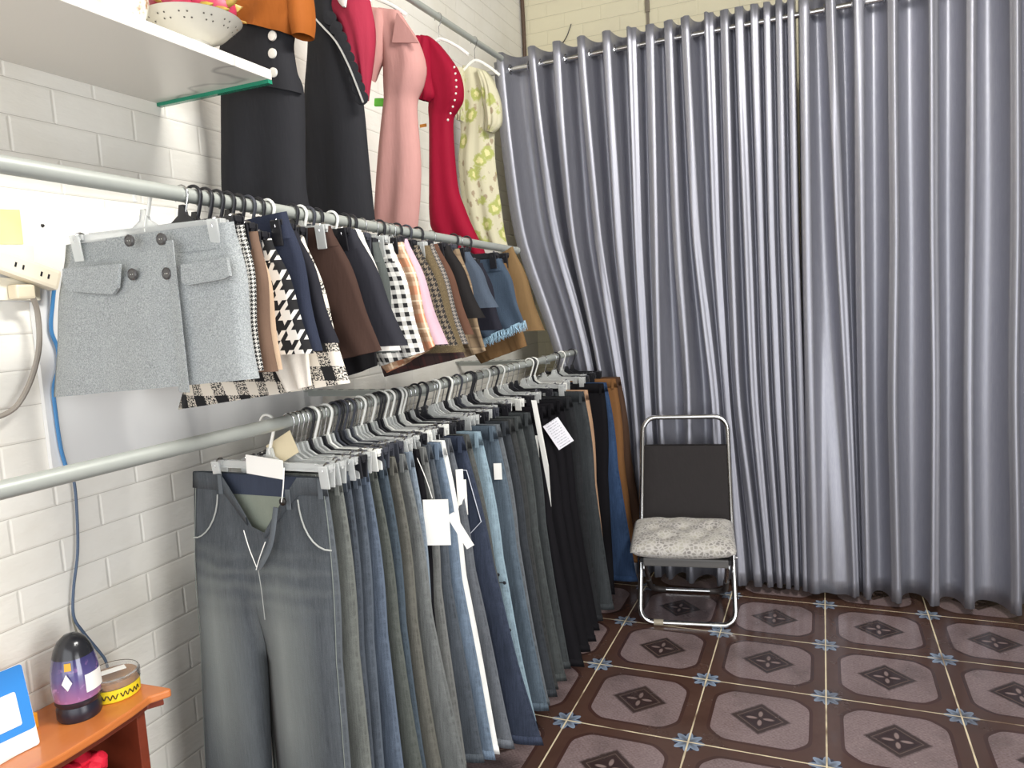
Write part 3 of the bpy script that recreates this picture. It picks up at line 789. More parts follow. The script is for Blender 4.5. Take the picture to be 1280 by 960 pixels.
SK = [
 # top left, top right, bottom right, bottom left, y, material, label, options
 (None, (304, 283), (334, 462), (228, 478), None, houndstooth('fine black and white check', (30, 30, 30), (206, 204, 198), .008), 'fine black and white checked skirt just behind the grey tweed skirt', {}),
 (None, (321, 291), (350, 464), None, None, cloth('taupe cloth', (112, 90, 76)), 'taupe brown skirt between fine check and big houndstooth', {}),
 (None, (322, 300), (353, 462), None, None, cloth('beige cloth', (196, 170, 144)), 'thin beige skirt edge showing behind the taupe skirt', {}),
 (None, (338, 300), (390, 442), None, None, houndstooth('large houndstooth', (24, 24, 26), (226, 222, 214), .040), 'large black and white houndstooth skirt', {}),
 ((215, 300), (357, 266), (406, 438), None, None, denim('navy denim skirt', (44, 52, 78), .2), 'navy denim skirt with stitched waistband hung higher than its neighbours', {}),
 (None, (370, 290), (428, 428), None, None, cloth('black twill', (40, 40, 46)), 'black skirt squeezed between the navy denim and tweed check skirts', {}),
 (None, (374, 302), (389, 482), (360, 490), None, cloth('white cloth', (226, 218, 206)), 'longer white skirt whose hem shows under the houndstooth skirt', {}),
 (None, (378, 296), (440, 478), (222, 512), None, bigcheck('black and cream boucle check', .062), 'long black and cream boucle check skirt with wide hem', {}),
 (None, (412, 284), (476, 438), (400, 455), None, cloth('dark brown cloth', (66, 49, 43), .05), 'plain dark brown skirt with a smooth flat front', {}),
 (None, (443, 288), (508, 432), None, None, cloth('black suiting', (46, 46, 52), .06), 'plain black skirt beside the dark brown skirt', {}),
 (None, (452, 292), (500, 438), None, None, cloth('white lining', (226, 222, 214)), 'thin white skirt edge behind the plain black skirt', {}),
 (None, (456, 300), (472, 456), (424, 474), None, cloth('black velvet', (30, 29, 31)), 'long black skirt whose hem hangs below the dark brown skirt', {}),
 (None, (472, 304), (500, 440), None, None, denim('grey green denim', (84, 92, 88), .2), 'grey green denim skirt in front of the gingham skirt', {}),
 (None, (489, 306), (529, 440), (474, 458), None, gingham('black and white gingham', (26, 26, 28), (228, 226, 220), .022), 'black and white gingham skirt', {}),
 (None, (503, 304), (546, 432), (484, 466), None, plaid('orange plaid', (196, 164, 136), [(.07, .3, .16, (196, 104, 60), .6), (.07, .7, .08, (132, 96, 66), .55), (.07, .92, .03, (236, 220, 190), .7)]), 'orange and cream plaid skirt', {}),
 (None, (508, 300), (560, 430), None, None, cloth('lilac pink cloth', (192, 164, 176)), 'lilac pink skirt edge behind the orange plaid skirt', {}),
 (None, (523, 308), (571, 432), None, None, houndstooth('brown black houndstooth', (30, 28, 28), (112, 100, 84), .014), 'small brown and black houndstooth skirt', {}),
 (None, (536, 308), (581, 440), None, None, tweed('olive tweed', (72, 62, 46), (112, 98, 74)), 'olive brown tweed skirt', {}),
 (None, (541, 306), (585, 430), None, None, houndstooth('grey glen check', (64, 62, 62), (138, 130, 122), .010), 'grey glen check skirt beside the olive tweed skirt', {}),
 (None, (538, 312), (583, 446), (481, 471), None, plaid('dark maroon check', (58, 40, 38), [(.05, .5, .08, (84, 44, 40), .6), (.05, .15, .04, (36, 30, 30), .6)]), 'long dark maroon checked skirt whose hem hangs below the olive tweed skirt', {}),
 (None, (546, 306), (593, 418), None, None, cloth('rust cloth', (90, 64, 52)), 'rust brown skirt in front of the black pencil skirt', {}),
 (None, (561, 308), (608, 397), None, None, cloth('black wool', (34, 32, 32)), 'short black skirt beside the rust brown skirt', {}),
 (None, (573, 312), (609, 438), (578, 448), None, plaid('brown plaid', (128, 108, 84), [(.03, .5, .1, (92, 74, 58), .5), (.06, .2, .05, (170, 150, 120), .5)]), 'brown plaid skirt with deep hem showing below the black skirt', {}),
 (None, (586, 316), (622, 384), None, None, denim('mid blue denim', (70, 86, 108), .25), 'mid blue denim skirt tucked behind the brown plaid skirt', {}),
 (None, (602, 330), (630, 412), None, None, cloth('black denim', (36, 36, 44)), 'black skirt between the two blue denim skirts', {}),
 (None, (626, 324), (656, 402), (604, 424), None, denim('bright blue denim', (56, 78, 104), .28), 'blue denim skirt with frayed white hem', {}),
 (None, (632, 330), (660, 432), (600, 455), None, cloth('pleated tan cloth', (108, 82, 54)), 'pleated tan skirt below the frayed denim hem', dict(pleat=22)),
 ((604, 335), (640, 309), (680, 413), None, None, cloth('camel cloth', (114, 91, 62), .06), 'camel tan skirt farthest along the upper rail, next to the curtain', {}),
]
# first skirt: grey tweed with flaps and buttons
y0 = -2.34
o, TL, TRp, BL, BR, og = skirt('skirt', (84, 308), (291, 279), (329, 472), tw, 'grey tweed skirt with pocket flaps and four buttons, nearest the room on the upper rail', bl=(68, 496), t=.030, y=y0)
def on_sk(px, py, dy=0.0):
    p = at(px, py, 1, y0-.031); return Vector((p.x, y0-.033+dy, p.z))-og
flapm = tw
for poly in ([(84, 336), (84, 352), (92, 364), (146, 368), (152, 360), (154, 330)], [(231, 331), (232, 351), (238, 357), (284, 349), (292, 345), (288, 322)]):
    pts = [on_sk(*q) for q in poly]; n = len(pts)
    vs = [p+Vector((0, -.001, 0)) for p in pts]+[p+Vector((0, -.008, 0)) for p in pts]
    fs = [tuple(range(n)), tuple(reversed(range(n, 2*n)))]+[(i, (i+1) % n, (i+1) % n+n, i+n) for i in range(n)]
    mk('pocket_flap', vs, fs, flapm, o, smooth=False)
for q in ((163, 301), (203, 299), (167, 343), (210, 342)):
    p = on_sk(*q)
    b = MB().lathe([(0, -.003), (.0105, -.003), (.0115, .002), (.0095, .004), (.008, .0025), (0, .0025)], p, 18, (0, -1, 0)).build('button', MAT['button'], o, smooth=True)
    m = MB()
    for dx in (-.0025, .0025): m.lathe([(0, 0), (.0012, 0), (0, .001)], p+Vector((dx, -.0026, 0)), 6, (0, -1, 0))
    m.build('thread', MAT['thread'], b)
e0, e1 = on_sk(218, 300, .001), on_sk(240, 490, .001)
mk('wrap_edge', [e0+Vector((-.02, -.001, 0)), e0+Vector((0, -.004, 0)), e1+Vector((0, -.006, 0)), e1+Vector((-.03, -.001, 0))], [(0, 3, 2, 1)], tw, o, smooth=False).modifiers.new('s', 'SOLIDIFY').thickness = .002
# blank pale side seam slit
hanger('clear', urail(y0)+Vector((-.045, 0, -.002)), .03, 'clear plastic clip hanger gripping the grey tweed skirt nearest the room', 'hangers on the upper rail', half=.185, drop=.068)
UK = ['wireblack', 'black', 'black', 'black', 'black', 'black', 'grey', 'black', 'clear', 'black', 'white', 'grey', 'black', 'clear', 'black', 'black', 'wireblack', 'wire', 'black', 'wireblack', 'wire', 'black', 'grey', 'black', 'wireblack', 'black', 'wireblack', 'black']
yy = y0
lasty = y0
ys_ = []
for s in SK: ys_.append(uy(*s[1]))
ys_[0] = max(ys_[0], y0+.05)
for k in range(1, len(ys_)): ys_[k] = max(ys_[k], ys_[k-1]+.030)
lim = -.66
if ys_[-1] > lim: ys_ = [y0+.05+(y-y0-.05)*((lim-y0-.05)/(ys_[-1]-y0-.05)) for y in ys_]
print('SKIRT_Y', [round(v, 3) for v in ys_])
for k, (tl, tr_, br, bl, _, m, lab, kw) in enumerate(SK):
    y = ys_[k]
    o, TL, TRp, BL, BR, og = skirt('skirt', tl, tr_, br, m, lab, bl=bl, t=.013, y=y, seedn=k, **kw)
    ru = urail(y)
    hw = max(.12, min(.19, TRp.x-UX-.005))
    hw = round(hw/.02)*.02; dp = max(.055, min(.14, round((ru.z-TRp.z-.012)/.01)*.01))
    kind = UK[k]
    hanger(kind, Vector((UX, y, ru.z)), random.uniform(-.05, .05), HN[kind]+' clip hanger gripping the '+lab.split(' skirt')[0]+' skirt', 'hangers on the upper rail', half=hw, drop=dp)
    if 'with frayed' in lab:
        fr = MB(); rn = random.Random(4)
        for j in range(90):
            s = j/89; a = BL.lerp(BR, s)-og
            for side in (-1, 1):
                b = side*.013*superell(2*s-1)
                q = a+Vector((0, b, .004)); fr.tube([q, q+Vector((rn.uniform(-.005, .005), rn.uniform(-.003, .003), -.012)), q+Vector((rn.uniform(-.009, .009), rn.uniform(-.005, .005), -rn.uniform(.022, .034)))], [.0016, .0013, .0006], 4)
        fr.build('frayed_fringe', plain('pale blue threads', (150, 180, 198), .9), o)
    if k == 4:
        for q in ((.3, .0), (.6, .0)):
            pass
        p = TRp-og+Vector((-.02, -.012, -.14)); MB().lathe([(0, 0), (.007, 0), (.006, .003), (0, .004)], p, 12, (0, -1, 0)).build('rivet', MAT['chrome'], o, smooth=True)

# ------------------------------------------------------------------ dresses
def rowsat(y, spec):
    """spec: (py left, px left, py right, px right, thickness) traced outline on the hanging plane"""
    out = []
    for pyl, pxl, pyr, pxr, t in spec: out.append((at(pxl, pyl, 1, y), at(pxr, pyr, 1, y), t*.72))
    for L, R, t in out: L.x = max(L.x, XW+.03)
    return out
def soft(a, k, p0): return lambda f, s, back: a*math.sin(s*k+p0+f*1.5)*(.3+.7*f)+a*.6*math.sin(f*9+s*4)
def piece(name, y, spec, mat, parent=None, org=None, dy=0, fold=None, n=14, m=18, prof=2.4):
    rs = rowsat(y, spec); rs = [(L+Vector((0, dy, 0)), R+Vector((0, dy, 0)), t) for L, R, t in rs]
    if parent is None:
        return loft(name, rs, mat, None, n=n, m=m, prof=prof, fold=fold, loc=org)
    return loft(name, [(L-org, R-org, t) for L, R, t in rs], mat, parent, n=n, m=m, prof=prof, fold=fold, cap_top=True)
def dress_hanger(p, half, label, mat='white_plastic', drop=.10, rz=0.0):
    r = empty('dress_hanger', p, rz)
    R = .013+.0028
    pts = [Vector((-R*.9, 0, -.010))]+arc((0, 0, 0), R, pi, -pi*.1, 12)+[Vector((R*.5, 0, -.024)), Vector((0, 0, -.036)), Vector((0, 0, -drop+.01))]
    MB().tube(pts, .0018, 7).build('hook', MAT['chrome'], r, smooth=True)
    sh = [(-half, 0, -drop-.06), (-half*.6, 0, -drop-.02), (-.015, 0, -drop+.015), (.015, 0, -drop+.015), (half*.6, 0, -drop-.02), (half, 0, -drop-.06)]
    MB().tube(smooth_path(sh, 5), .006, 8, flat=.7).build('shoulder_bar', MAT[mat], r, smooth=True)
    tag(r, label, 'hanger', 'dress hangers'); return r
blackcl = cloth('black crepe', (42, 42, 45), .05, .8); orangecl = cloth('rust orange crepe', (150, 84, 34), .06, .7)
# 1: orange blouse with black high-waist skirt
y = -1.78; og = Vector((-.55, y, 2.2))
d = piece('dress', y, [(50, 287, 58, 366, .05), (90, 284, 90, 372, .055), (116, 276, 117, 379, .06), (180, 275, 190, 381, .062), (235, 277, 235, 383, .06), (247, 281, 263, 386, .055)], blackcl, None, og, fold=soft(.006, 6, 0), m=22)
tag(d, 'orange blouse over a black high-waist skirt with white buttons', 'dress', 'dresses on the highest rail')
piece('bodice', y, [(-60, 305, -60, 362, .04), (-20, 290, -20, 382, .055), (10, 288, 10, 386, .06), (22, 288, 32, 378, .064), (32, 286, 48, 373, .062)], orangecl, d, og, dy=-.022, fold=soft(.006, 9, 1))
piece('sleeve', y, [(-30, 364, -30, 384, .05), (0, 368, 0, 390, .055), (30, 370, 28, 392, .055), (50, 374, 46, 391, .045)], orangecl, d, og, dy=-.01)
piece('corset_waist', y, [(28, 288, 44, 371, .060), (50, 284, 60, 369, .064), (80, 278, 90, 374, .066), (104, 276, 118, 380, .062)], blackcl, d, og, dy=-.010)
for q in ((341, 45), (341, 67), (342, 91)):
    p = at(q[0], q[1], 1, y-.046); MB().lathe([(0, 0), (.0125, 0), (.012, .004), (.009, .005), (0, .005)], p-og, 14, (0, -1, 0)).build('button', MAT['pearl'], d, smooth=True)
dress_hanger(drail(y), .17, 'white hanger under the shoulders of the orange and black dress')
# 2: black dress, red shawl front
y = -1.47; og = Vector((-.5, y, 2.2)); redcl = cloth('rose red cloth', (150, 44, 64), .06, .7)
d = piece('dress', y, [(-80, 395, -80, 425, .03), (-40, 391, -40, 428, .04), (5, 389, 10, 424, .045), (30, 388, 40, 432, .05), (75, 385, 75, 442, .05), (117, 382, 126, 454, .055), (190, 383, 200, 461, .06), (262, 384, 278, 468, .055)], blackcl, None, og, fold=soft(.005, 5, 2), m=26)
tag(d, 'black dress with scalloped rose red shoulder panel and silver trim', 'dress', 'dresses on the highest rail')
piece('shoulder_panel', y, [(-60, 400, -60, 452, .03), (-20, 392, -20, 457, .045), (6, 398, 6, 461, .05), (30, 420, 30, 464, .05), (60, 432, 60, 464, .045), (95, 444, 95, 460, .03), (124, 453, 124, 457, .012)], redcl, d, og, dy=.012, fold=soft(.004, 8, 1))
piece('neck_lining', y, [(-20, 424, -20, 436, .01), (4, 430, 0, 442, .012), (14, 437, 14, 441, .006)], cloth('white lining cloth', (214, 206, 200)), d, og, dy=-.034)
tr_pts = [at(px, py, 1, y-.045)-og for px, py in ((391, 20), (404, 34), (420, 52), (434, 78), (444, 102), (454, 128))]
MB().tube(smooth_path(tr_pts, 5), .0028, 6).build('silver_trim', plain('silver trim', (206, 206, 204), .3, .6), d, smooth=True)
sc = MB()
for k in range(9):
    t = k/8; px = 416+(456-416)*t**.8; py = 22+100*t
    p = at(px, py, 1, y-.038)-og; sc.lathe([(0, 0), (.020, 0), (.019, .002), (0, .004)], p+Vector((-.010, 0, 0)), 14, (.3, -1, 0))
sc.build('scalloped_edge', blackcl, d)
dress_hanger(drail(y), .15, 'white hanger under the shoulders of the black and rose red dress')
# 3: pink lapel dress
y = -1.22; og = Vector((-.5, y, 2.2)); pinkcl = cloth('dusty pink crepe', (182, 136, 130), .05, .75)
d = piece('dress', y, [(12, 470, 14, 500, .03), (28, 466, 30, 510, .05), (52, 476, 53, 524, .06), (82, 480, 82, 532, .065), (106, 480, 106, 528, .06), (125, 480, 124, 521, .05), (145, 478, 145, 521, .05), (200, 473, 200, 526, .055), (250, 470, 250, 525, .055), (282, 468, 287, 521, .05)], pinkcl, None, og, fold=soft(.005, 6, 1), m=30)
tag(d, 'dusty pink short-sleeved dress with lapel collar and green tag', 'dress', 'dresses on the highest rail')
piece('sleeve', y, [(14, 463, 16, 484, .03), (40, 460, 45, 488, .045), (68, 460, 75, 486, .045), (90, 464, 90, 480, .04), (100, 470, 106, 475, .02)], pinkcl, d, og, dy=-.03, fold=soft(.004, 5, 0))
for poly in ([(497, 16), (512, 36), (524, 54), (506, 54), (491, 54)],):
    pts = [at(px, py, 1, y-.045)-og for px, py in poly]; n = len(pts)
    mk('lapel', pts+[p+Vector((0, -.006, 0)) for p in pts], [tuple(range(n)), tuple(reversed(range(n, 2*n)))]+[(i, (i+1) % n, (i+1) % n+n, i+n) for i in range(n)], pinkcl, d, smooth=False)
p = at(474, 128, 1, y)-og; MB().box(p, (.036, .004, .026), Matrix.Rotation(.15, 3, 'Y'), .004).build('price_tag', plain('green tag', (112, 216, 64), .5), d)
dress_hanger(drail(y), .13, 'white hanger under the shoulders of the dusty pink dress')
# 4: red puff-sleeve dress
y = -.80; og = Vector((-.5, y, 2.2)); red = cloth('crimson crepe', (142, 20, 46), .05, .7)
d = piece('dress', y, [(46, 526, 46, 538, .03), (58, 523, 58, 552, .05), (85, 526, 85, 572, .06), (110, 534, 105, 579, .065), (125, 536, 125, 579, .06), (140, 535, 138, 572, .05), (156, 536, 156, 566, .045), (230, 536, 230, 572, .05), (270, 536, 262, 582, .05), (288, 540, 290, 594, .045), (306, 556, 310, 604, .035), (318, 580, 322, 607, .02)], red, None, og, fold=soft(.005, 6, 0), m=44)
tag(d, 'crimson dress with puff sleeve, beaded front and trailing hem', 'dress', 'dresses on the highest rail')
piece('puff_sleeve', y, [(50, 525, 50, 542, .03), (75, 523, 80, 545, .05), (100, 524, 105, 548, .055), (118, 524, 122, 550, .05), (127, 529, 130, 544, .03)], red, d, og, dy=-.035, fold=soft(.005, 9, 0))
for k in range(9):
    t = k/8; px = 568+6*math.sin(pi*t)-8*t; py = 84+66*t
    p = at(px, py, 1, y-.062)-og; MB().lathe([(0, 0), (.0045, .001), (.003, .004), (0, .005)], p, 8, (0, -1, 0)).build('bead', MAT['pearl'], d, smooth=True)
p = at(529, 157, 1, y+.02)-og; MB().box(p, (.03, .003, .012), None, .001).build('price_tag', plain('orange tag', (206, 138, 52), .6), d)
dress_hanger(drail(-.749), .12, 'white hanger under the shoulders of the crimson dress')
# 5: floral dress
y = -.40; og = Vector((-.5, y, 2.2)); flo = floral('cream floral cotton')
d = piece('dress', y, [(82, 578, 88, 606, .03), (100, 577, 100, 618, .055), (128, 576, 130, 624, .065), (150, 576, 152, 622, .06), (170, 576, 170, 618, .05), (206, 573, 206, 620, .055), (255, 579, 255, 627, .06), (290, 588, 297, 633, .055), (308, 603, 314, 638, .05)], flo, None, og, fold=soft(.008, 9, 0), m=32)
tag(d, 'cream floral dress with puffed sleeves hanging next to the curtain', 'dress', 'dresses on the highest rail')
piece('puff_sleeve', y, [(90, 600, 92, 612, .03), (108, 606, 112, 624, .05), (128, 608, 135, 630, .055), (150, 612, 158, 630, .05), (166, 612, 168, 621, .03)], flo, d, og, dy=-.03, fold=soft(.006, 11, 0))
piece('puff_sleeve', y, [(86, 576, 88, 584, .03), (110, 571, 112, 586, .05), (135, 572, 138, 586, .05), (152, 575, 154, 584, .03)], flo, d, og, dy=-.03, fold=soft(.006, 11, 2))
dress_hanger(drail(-.431), .11, 'white hanger under the shoulders of the cream floral dress')

# ------------------------------------------------------------------ folding chair
th = math.radians(9); ex = Vector((math.cos(th), math.sin(th), 0)); ey = Vector((-math.sin(th), math.cos(th), 0)); ez = Vector((0, 0, 1))
CF = Vector((.264, -.385, 0)); chair = empty('folding_chair', CF)
tag(chair, 'black fabric folding chair with chrome tube frame in front of the curtain', 'chair')
TOPC = Vector((.218, -.045, .842))-CF
R_ = .0115
def frame_pt(w, z):   # on the long slanted loop
    t = z/.842; return TOPC*t*1.0+ex*w*(1-.06*t)+Vector((0, 0, 0))
def loop(wid, z0, z1, rb, rt, closed=True):
    pts = []
    def P(w, z): return frame_pt(w, z)
    for k in range(7):
        a = pi*1.5-(pi/2)*k/6; pts.append(P(-(wid-rb)+rb*math.cos(a), z0+rb+rb*math.sin(a)))
    for k in range(7):
        a = pi-(pi/2)*k/6; pts.append(P(-(wid-rt)+rt*math.cos(a), z1-rt+rt*math.sin(a)))
    for k in range(7):
        a = pi/2-(pi/2)*k/6; pts.append(P((wid-rt)+rt*math.cos(a), z1-rt+rt*math.sin(a)))
    for k in range(7):
        a = 0-(pi/2)*k/6; pts.append(P((wid-rb)+rb*math.cos(a), z0+rb+rb*math.sin(a)))
    return pts
MB().tube(loop(.198, R_, .842, .055, .06), R_, 12, closed=True).build('main_frame', MAT['chrome'], chair, smooth=True)
RB = Vector((.205, -.02, 0))-CF; SF = Vector((.285, -.52, .375))-CF
def rl(w, t): return RB+(SF-RB)*t+ez*(R_*(1-t))+ex*w
pts = [rl(-.170, 1), rl(-.170, .5), rl(-.170, .12)]+[rl(-.12+.05*math.cos(a), .10+.10*math.sin(a)) for a in [pi+pi/2*k/6 for k in range(1, 7)]]
pts += [rl(.12+.05*math.cos(a), .10+.10*math.sin(a)) for a in [1.5*pi+pi/2*k/6 for k in range(0, 6)]]+[rl(.170, .12), rl(.170, .5), rl(.170, 1)]
MB().tube(pts, R_*.9, 12).build('rear_frame', MAT['chrome'], chair, smooth=True)
for sx in (-1, 1):
    q = [rl(sx*.170, .30), rl(sx*.170, .12)]+[rl(sx*(.12+.05*math.cos(a)), .10+.10*math.sin(a)) for a in [-pi/2*k/6 for k in range(1, 7)]]+[rl(sx*.10, 0)]
    MB().tube(q, R_*1.15, 12).build('rubber_sleeve', plain('dark rubber', (62, 56, 54), .5), chair, smooth=True)
    p = frame_pt(sx*.196, .27); MB().lathe([(0, -.02), (.007, -.02), (.007, .016), (.005, .02), (0, .02)], p, 12, ex).build('pivot_bolt', MAT['chrome'], chair, smooth=True)
    p = frame_pt(sx*.120, R_); MB().tube([p-ex*.02, p+ex*.02], R_*1.15, 12).build('foot_grip', MAT['chrome'] if sx > 0 else plain('clear band', (170, 160, 140), .4), chair, smooth=True)
# back rest: fabric sleeve around the two uprights
rows = []
for z in (.722, .71, .60, .50, .40): rows.append((frame_pt(-.205, z), frame_pt(.205, z), .0145))
loft('backrest', rows, cloth('charcoal canvas', (46, 43, 43), .06, .7), chair, n=16, m=16, prof=6, cap_top=True)
# seat sling
sc_ = Vector((.268, -.40, .356))-CF
sm = MB(); sm.box(sc_+Vector((0, 0, -.012)), (.355, .30, .022), Matrix.Rotation(th, 3, 'Z'), .008)
sm.build('seat', MAT['black'], chair)
MB().box(sc_-ey*.148+Vector((0, 0, -.016)), (.33, .014, .034), Matrix.Rotation(th, 3, 'Z'), .006).build('seat_rail', plain('grey vinyl edge', (92, 90, 88), .5), chair)
# cushion on the seat
def cushion():
    nx, ny = 30, 24; vs, fs = [], []
    W_, D_, Hh = .205, .165, .042
    tufts = [(-.55, .1), (0, .1), (.55, .1), (-.3, -.45), (.3, -.45), (-.3, .6), (.3, .6)]
    for side in (1, -1):
        base = len(vs)
        for i in range(nx+1):
            for j in range(ny+1):
                s, t = -1+2*i/nx, -1+2*j/ny
                e = (max(0, 1-abs(s)**4)*max(0, 1-abs(t)**4))**.5
                z = side*Hh*e
                if side > 0:
                    for a, b in tufts: z -= .020*math.exp(-((s-a)**2*1.6+(t-b)**2)/.03)*e
                    z += .006*mnoise.noise(Vector((s*3, t*3, 1)))*e
                pin = 1-.05*(1-abs(s))*(abs(t) > .98)
                cx = s*W_*(1-.05*(1-t*t)*0-.03*(abs(t)**3)*0)+.0; cy = t*D_
                corner = .985 if abs(s) > .9 and abs(t) > .9 else 1
                vs.append(ex*cx*corner+ey*cy*corner+ez*(z+.004*s*s))
        for i in range(nx):
            for j in range(ny):
                a = base+i*(ny+1)+j; q = (a, a+ny+1, a+ny+2, a+1); fs.append(q if side > 0 else tuple(reversed(q)))
    n = NT('grey patterned cushion'); o = n.coord(); 
    vo = n.n('ShaderNodeTexVoronoi'); n.put(vo.inputs['Vector'], o); vo.inputs['Scale'].default_value = 62; vo.feature = 'DISTANCE_TO_EDGE'
    f = n.ramp(vo.outputs[0], .02, .22)
    big = n.ramp(n.noise(o, 22, 3), .4, .6)
    c = n.mix(f, lin((190, 186, 180)), n.mix(big, lin((128, 123, 120)), lin((170, 166, 154))))
    n.set(Base_Color=c, Roughness=.95, Sheen_Weight=.2); n.bump(n.noise(o, 400, 2), .3, .002)
    c0 = Vector((.262, -.425, .356+.046))
    ob = mk('seat_cushion', vs, fs, n.m, None, weld=.0005, loc=c0)
    ob.rotation_euler = (.10, 0, 0)
    return ob
tag(cushion(), 'grey patterned tufted cushion lying on the folding chair seat', 'cushion')

# ------------------------------------------------------------------ shelf and what stands on it
zs0, SH = 1.958, .024
sh = MB().box(((XW-.413)/2, (-1.907-3.1)/2, zs0+SH/2+.0), (-.413-XW, 3.1-1.907, SH), bev=.002).build('wall_shelf', MAT['marble'], origin=(XW, -1.907, zs0))
tag(sh, 'white marble-look wall shelf with a green glass end above the rails', 'shelf')
gl = NT('green glass edge'); gl.set(Base_Color=lin((40, 150, 118)), Roughness=.1, Transmission_Weight=.3)
MB().box(((-.413-XW)/2, -.005, -.0045), (-.413-XW-.004, .014, .009)).build('glass_edge', gl.m, sh)
zt = zs0+SH
bx = at(241, 40, 0, -.50); BC = Vector((-.50, bx.y, zt))
n = NT('white porcelain'); 
n.set(Base_Color=lin((212, 209, 198)), Roughness=.15); porc = n.m
prof = [(0, 0), (.048, 0), (.05, .006), (.040, .014), (.030, .024), (.034, .032), (.07, .046), (.105, .078), (.108, .080), (.103, .081), (.068, .051), (.03, .040), (0, .038)]
bowl = MB().lathe(prof, (0, 0, 0), 40).build('fruit_bowl', porc, smooth=True); bowl.location = BC
tag(bowl, 'white pierced porcelain fruit bowl on a foot at the shelf end', 'bowl')
hol = MB()
for k in range(36):
    for rr, zz in ((.094, .0674), (.084, .0584)):
        if (k % 3 == 2): continue
        a = 2*pi*(k+(.5 if rr < .09 else 0))/36; nrm = Vector((math.cos(a)*.66, math.sin(a)*.66, -.75)).normalized()
        hol.lathe([(0, 0), (.0022, 0), (0, .0006)], Vector((rr*math.cos(a), rr*math.sin(a), zz))+nrm*.0006, 6, nrm)
hol.build('pierced_holes', plain('hole shadow grey', (92, 88, 82), .9), bowl)['kind'] = 'stuff'
skin = NT('dragon fruit skin'); skin.set(Base_Color=skin.mix(skin.noise(skin.coord(), 16), lin((150, 30, 62)), lin((196, 62, 92))), Roughness=.45)
scm = NT('dragon fruit scale'); zz = scm.sep(scm.coord('Generated')); scm.set(Base_Color=scm.mix(scm.noise(scm.coord(), 45, 2), lin((176, 80, 76)), lin((186, 192, 60))), Roughness=.45)
def dragon_fruit(p, ax, lab, seed):
    rn = random.Random(seed)
    root = MB().lathe([(.046*math.sin(pi*k/16)**.85 if 0 < k < 16 else 0, -.060*math.cos(pi*k/16)) for k in range(17)], (0, 0, 0), 24).build('dragon_fruit', skin.m, smooth=True)
    for ring, (th_, cnt) in enumerate(((.55, 3), (1.0, 5), (1.5, 6), (2.0, 5), (2.5, 4))):
        for k in range(cnt):
            a = 2*pi*(k+.5*(ring % 2))/cnt+rn.uniform(-.2, .2)
            c = Vector((.046*math.sin(th_)**.85*math.cos(a), .046*math.sin(th_)**.85*math.sin(a), -.060*math.cos(th_)))
            out = Vector((math.cos(a), math.sin(a), 0)); up = Vector((0, 0, 1)); side = up.cross(out)
            v = []; f = []
            for i, (l, w, o_) in enumerate(((-.012, .007, -.004), (0, .011, .001), (.012, .008, .003), (.024, .001, .009))):
                for sx in (-1, 0, 1): v.append(c+up*l+side*sx*w+out*(o_+(.003 if sx == 0 else 0)))
                if i: b = 3*i; f += [(b-3, b-2, b+1, b), (b-2, b-1, b+2, b+1)]
            s_ = mk('scale', v, f, scm.m, root); s_.modifiers.new('s', 'SOLIDIFY').thickness = .002
    root.location = p; root.rotation_euler = ax
    tag(root, lab, 'fruit', 'dragon fruits in the bowl'); return root
dragon_fruit(BC+Vector((-.022, -.034, .108)), (1.2, .5, .3), 'pink dragon fruit in the bowl, the one nearer the floral jar', 1)
dragon_fruit(BC+Vector((.020, .034, .110)), (1.35, -.3, 2.2), 'pink dragon fruit in the bowl, the one nearer the shelf end', 2)
dragon_fruit(BC+Vector((-.010, .0, .184)), (1.1, .8, 1.1), 'pink dragon fruit lying on top of the other two', 3)
n = NT('porcelain with brown flowers'); v = n.n('ShaderNodeTexVoronoi'); n.put(v.inputs['Vector'], n.coord()); v.inputs['Scale'].default_value = 17
dd = n.ma('ADD', v.outputs[0], n.ma('MULTIPLY', n.noise(n.coord(), 70), .4))
n.set(Base_Color=n.mix(n.ramp(dd, .50, .40), lin((232, 228, 214)), lin((150, 104, 60))), Roughness=.15)
jp = at(166, 18, 0, -.52); 
jar = MB().lathe([(0, 0), (.036, 0), (.038, .004), (.034, .012), (.046, .035), (.055, .07), (.052, .10), (.038, .125), (.030, .135), (.033, .15), (.036, .152), (.030, .150), (.026, .135), (0, .13)], (0, 0, 0), 32).build('ceramic_jar', n.m, smooth=True)
jar.location = (-.52, jp.y-.03, zt); tag(jar, 'white ceramic jar with brown flowers standing beside the fruit bowl', 'jar')

# ------------------------------------------------------------------ things on the brick wall
def wp(px, py, d=0.0): p = at(px, py, 0, XW+d); return p
wh = plain('white panel board', (236, 236, 234), .5)
def wall_plate(name, poly, d0, d1, mat, smooth=False):
    pts = [wp(*q) for q in poly]; n = len(pts)
    vs = [Vector((XW+d0, p.y, p.z)) for p in pts]+[Vector((XW+d1, p.y, p.z)) for p in pts]
    fs = [tuple(range(n)), tuple(reversed(range(n, 2*n)))]+[(i, (i+1) % n, (i+1) % n+n, i+n) for i in range(n)]
    o = Vector((XW, pts[0].y, pts[0].z)); ob = mk(name, [q-o for q in vs], fs, mat, None, smooth=smooth, loc=o)
    bm = bmesh.new(); bm.from_mesh(ob.data); bmesh.ops.recalc_face_normals(bm, faces=bm.faces); bm.to_mesh(ob.data); bm.free()
    return ob
bd = wall_plate('wall_board', [(-60, 240), (60, 256), (400, 300), (400, 520), (250, 552), (62, 590), (36, 378), (-60, 374)], .0005, .012, wh)
tag(bd, 'plain white board fixed to the brick wall behind the grey tweed skirt', 'board')
